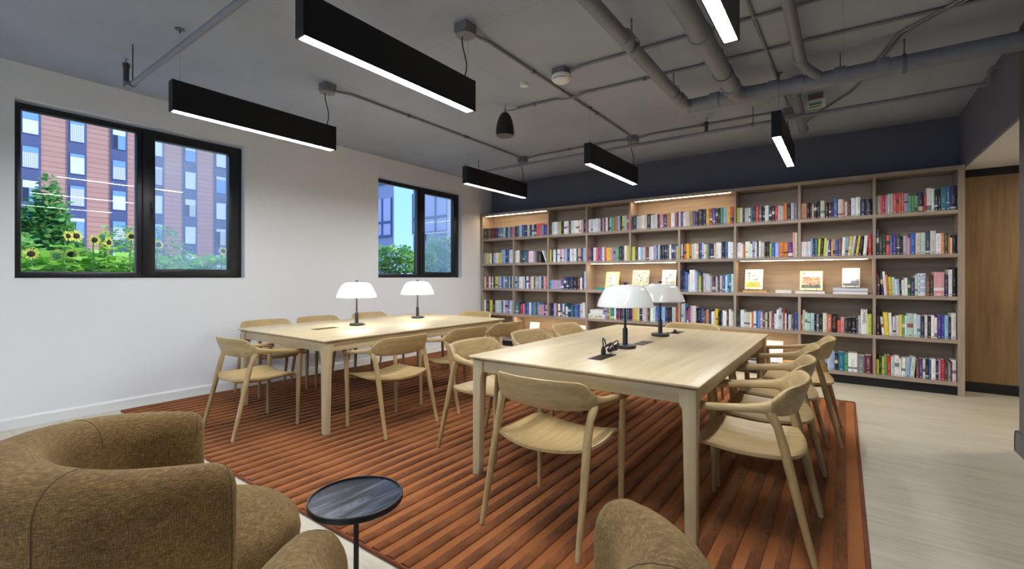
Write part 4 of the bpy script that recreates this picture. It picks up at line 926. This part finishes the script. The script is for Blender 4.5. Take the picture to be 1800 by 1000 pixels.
shrub('flowering_shrub', 'second pale shrub low in right corner of openable pane', (-9.9, 5.3, -.05), .7, .6, 1.55, 1800, .07, 'leaf_mid', seed=19)
pl = thing('planter_trough', 'long grey planter trough outside the large window', 'planter', (-8.1, 2.2, -.05))
def trough(t, L, H, w=.32):
    b = MB().box(-w, w, -L, -L+.04, 0, H).box(-w, w, L-.04, L, 0, H).box(-w, -w+.04, -L+.04, L-.04, 0, H).box(w-.04, w, -L+.04, L-.04, 0, H); b.build('trough', 'planter', t)
    MB().box(-w+.04, w-.04, -L+.04, L-.04, 0, H-.05).build('soil', 'soil', t)
trough(pl, 2.6, 1.13)
# sunflowers
def sunflower(label, loc, h, face, tilt, s, seed, bud=False):
    g = random.Random(seed); t = thing('sunflower', label, 'sunflower', loc, face, 'sunflowers outside the large window')
    b = g.uniform(-.04, .04); MB().tube([(0, 0, 0), (b, .01, h*.5), (b*.6, 0, h*.9), (b*.6, -.02, h)], [.012, .010, .008, .008], 7).build('stem', 'stem', t, smooth=60)
    hd = bpy.data.objects.new('flower_head', None)
    m = MB(); R = .046*s
    if not bud:
        for ring_, (n_, ro, rl, zz) in enumerate(((17, .8, 1.75, .004), (15, .8, 1.6, .012))):
            for k in range(n_):
                a = 2*PI*(k+ring_*.5)/n_+g.uniform(-.07, .07); l = R*rl*g.uniform(.85, 1.1)*.85; d = Vector((math.cos(a), math.sin(a), g.uniform(-.15, .25))); w = Vector((-math.sin(a), math.cos(a), 0))*R*.2; p = d*R*ro
                m.raw([p-w*.5, p+d*l*.5-w, p+d*l, p+d*l*.5+w, p+w*.5], [(0, 1, 2, 3, 4)])
    head = MB().lathe([(R*.3, -.02), (R*.95, -.008), (R*1.0, .004), (R*.8, .014), (R*.4, .018), (.001, .012)], n=20).build('flower_disc', 'stem' if bud or tilt < 0 else 'disc', t, smooth=50)
    head.location = (b*.6, -.03, h); head.rotation_euler = (PI/2-tilt, 0, 0)
    if m.v: m.build('petals', 'petal', head)
    nl = 5
    for k in range(nl):
        a = k*2.4+g.uniform(-.4, .4); z = h*(.45+.45*k/nl); L = .22*g.uniform(.75, 1.15); w = L*.36; dr = g.uniform(-.1, .25)
        lm = MB(); pts = []
        for q, ww in ((0, .0), (.3, .02), (.42, .7), (.6, 1), (.8, .62), (1, 0)): pts.append((q*L, ww*w, -dr*q*q*L))
        top = [(x, y, z_+.02*y/w if w else z_) for x, y, z_ in pts]; bt = [(x, -y, z_+.02*y/w) for x, y, z_ in pts]; c = [(x, 0, z_-.012) for x, y, z_ in pts]
        k0 = len(pts); lm.raw(top+c+bt, [(i, i+1, k0+i+1, k0+i) for i in range(k0-1)]+[(k0+i, k0+i+1, 2*k0+i+1, 2*k0+i) for i in range(k0-1)])
        lm.build('leaf', 'leaf_sun', t, loc=(b*.6, 0, z), rot=(0, 0, a))
# (pixel-derived bearings turned into places on the planter, 2.6 m outside the glass)
SF = [(1.03, 1.49, -0.5, 0.2, 1.0, 'sunflower farthest left, facing the room'),
      (1.23, 1.48, 5.0, -0.1, 1.2, 'sunflower with its back to the room, left of the pair'),
      (1.38, 1.50, -0.3, 0.1, 1.1, 'pale sunflower with a dark eye, lower centre'),
      (1.33, 1.72, 1.2, 0.1, 0.85, 'small sunflower raised at upper centre, left one'),
      (1.41, 1.73, 0.7, 0.1, 1.0, 'raised sunflower beside the small left bloom'),
      (1.65, 1.73, 4.2, -0.2, 1.5, 'largest sunflower showing its green back'),
      (1.55, 1.69, 0.5, 0, 0.9, 'sunflower just left of the largest bloom'),
      (1.71, 1.67, 1.5, 0, 1.0, 'sunflower drooping right of the largest bloom'),
      (1.70, 1.60, -0.2, 0.2, 0.8, 'dark-eyed small sunflower below the largest bloom'),
      (1.97, 1.76, -0.3, 0.2, 0.9, 'dark-eyed sunflower beside the window post'),
      (2.25, 1.67, 0.2, 0.2, 0.95, 'sunflower low at left of the openable pane'),
      (3.10, 1.62, 0.3, 0.2, 0.95, 'sunflower at right edge of the openable pane')]
for i, (y, z, f, ti, s, lb) in enumerate(SF): sunflower(lb, (-7.7-.06*((i*7) % 3), y, 1.02), z-1.02, PI/2+f*.5, ti, s*.78, 40+i)
for i, (y, z) in enumerate(((1.07, 1.50), (1.7, 1.62), (2.33, 1.60), (1.63, 1.48), (2.6, 1.5), (.95, 1.40), (2.05, 1.52), (2.42, 1.42))):
    sunflower(['leafy sunflower in bud between the left blooms', 'leafy sunflower in bud under the raised blooms', 'leafy sunflower in bud right of the largest bloom', 'low leafy sunflower in bud at centre', 'leafy sunflower in bud against the window post', 'low leafy sunflower in bud at left', 'leafy sunflower in bud below the largest bloom', 'lowest leafy sunflower in bud at right'][i], (-7.75-.2*(i % 3), y, 1.02), z-1.02, i*1.3, .3, .55, 80+i, True)
shrub('ground_foliage', 'low mixed green foliage at the foot of the sunflowers', (-8.1, 2.1, 1.0), .26, 2.2, .52, 1500, .14, 'leaf_sun', 'plants', seed=23, stems=14, flat=.45)
# second window: planter with leafy plants
pl = thing('planter_trough', 'dark planter trough outside the far window', 'planter', (-7.0, 6.9, -.05)); trough(pl, 1.9, 1.33, .28)
for i, (x, y, h, rx, ry, nn, lb) in enumerate(((-6.95, 5.75, .62, .3, .42, 1300, 'bright leafy plant at left of the far window'), (-7.05, 6.5, .55, .3, .34, 1000, 'leafy plant with brown seed head in the far window'), (-7.1, 7.15, .9, .3, .45, 1500, 'feathery shrub behind openable pane of far window'), (-7.2, 8.0, 1.05, .35, .45, 1500, 'taller feathery shrub at right of far window'))):
    shrub('leafy_plant', lb, (x, y, 1.2), rx, ry, h, nn, .075 if i < 2 else .06, 'leaf_mid' , 'plant', 'plants outside the far window', 50+i, 7)
t = thing('dried_seed_head', 'brown dried seed head among plants in the far window', 'seed head', (-6.72, 6.25, 1.24))
MB().tube([(0, 0, 0), (.02, .03, .2), (.01, .0, .34)], .006, 6).build('stem', 'stem', t); MB().lathe([(.01, .31), (.035, .325), (.04, .345), (.03, .365), (.005, .372)], n=14).build('seed_disc', 'disc', t, smooth=50)

# ---------------------------------------------------------------- far buildings
XF = -57.0
bd = thing('apartment_block', 'terracotta and navy apartment block across from the large window', 'building', (XF, 15, -.05))
P0 = 7.53; PIT = 2.972
MB().box(-12, 0, -14, 22, 0, 24).build('wall', 'terracotta', bd)
first = {}
for c in range(-2, 9):
    yc = P0+PIT*c-15
    if yc < -13 or yc > 21: continue
    MB().box(-.2, .10, yc-.63, yc+.63, 0, 24).build('navy_strip', 'navy_panel', bd)
    for r in range(-1, 3 + 4):
        zt = 15.5-2.935*(r-1)
        if zt < 2.5 or zt > 23: continue
        key = (c*5+r*3) % 4
        w = MB().box(.02, .14, yc-.52, yc+.52, zt-1.9, zt-1.86).box(.02, .14, yc-.52, yc+.52, zt-.04, zt).box(.02, .14, yc-.52, yc-.48, zt-1.86, zt-.04).box(.02, .14, yc+.48, yc+.52, zt-1.86, zt-.04).build('window', 'navy_panel', bd)
        MB().box(.1, .12, yc-.49, yc+.49, zt-1.87, zt-.03).build('pane', ['curtain', 'far_glass', 'curtain', 'blind'][key] if c < 3 else ['blind', 'curtain', 'blind', 'far_glass'][key], w)
        bh = [.5, .3, .62, .25][(c+2*r) % 4]
        MB().box(.121, .128, yc-.48, yc+.48, zt-.04-bh, zt-.04).build('blind_sky_reflection', 'far_glass' if c < 3 and key != 1 else 'blind', w)  # blue bands put the sky's reflection into the colour; white ones are blinds
        if key == 1: MB().box(.121, .127, yc-.48, yc-.1, zt-1.86, zt-.34).build('dark_gap', 'far_dark', w)
YFAR = 28.0
def far_block(label, x0, x1, white=False, left=False):
    t = thing('office_block', label, 'building', ((x0+x1)/2, YFAR, -.05)); h = (x1-x0)/2
    w_ = [(-h, .15), (h, .15), (h-(0 if white else 11), 8), (-h-(0 if white else 6), 8)]
    MB().loft([[(x, y, z) for x, y in w_] for z in (0, 14)]).build('wall', 'far_grey', t)
    if white: MB().box(h-1.2, h-.1, -.1, .3, 0, 14).build('column', 'far_white', t)
    e = h-1.3 if white else h-.25
    for zf in (5.15, 10.2):
        MB().box(-h, e, -.02, .2, zf-.12, zf).build('ledge', 'far_white' if white else 'far_grey2', t)
        n = max(1, int((e+h)/1.35)); wd = (e+h)/n
        for i in range(n):
            xa = -h+i*wd
            f = MB().box(xa, xa+.09, .02, .2, zf, zf+3.6).box(xa+wd-.09, xa+wd, .02, .2, zf, zf+3.6).box(xa+.09, xa+wd-.09, .02, .2, zf+1.2, zf+1.42).box(xa+.09, xa+wd-.09, .02, .2, zf, zf+.1).build('window', 'far_grey2', t)
            MB().box(xa+.09, xa+wd-.09, .1, .14, zf+.1, zf+1.2).build('pane', 'far_lilac', f); MB().box(xa+.09, xa+wd-.09, .1, .14, zf+1.42, zf+3.6).build('pane', 'far_lilac', f)
far_block('grey office block with cream column right of the far window', -31.6, -25.9, True)
far_block('grey office block at left edge of the far window', -44, -34.25, False)
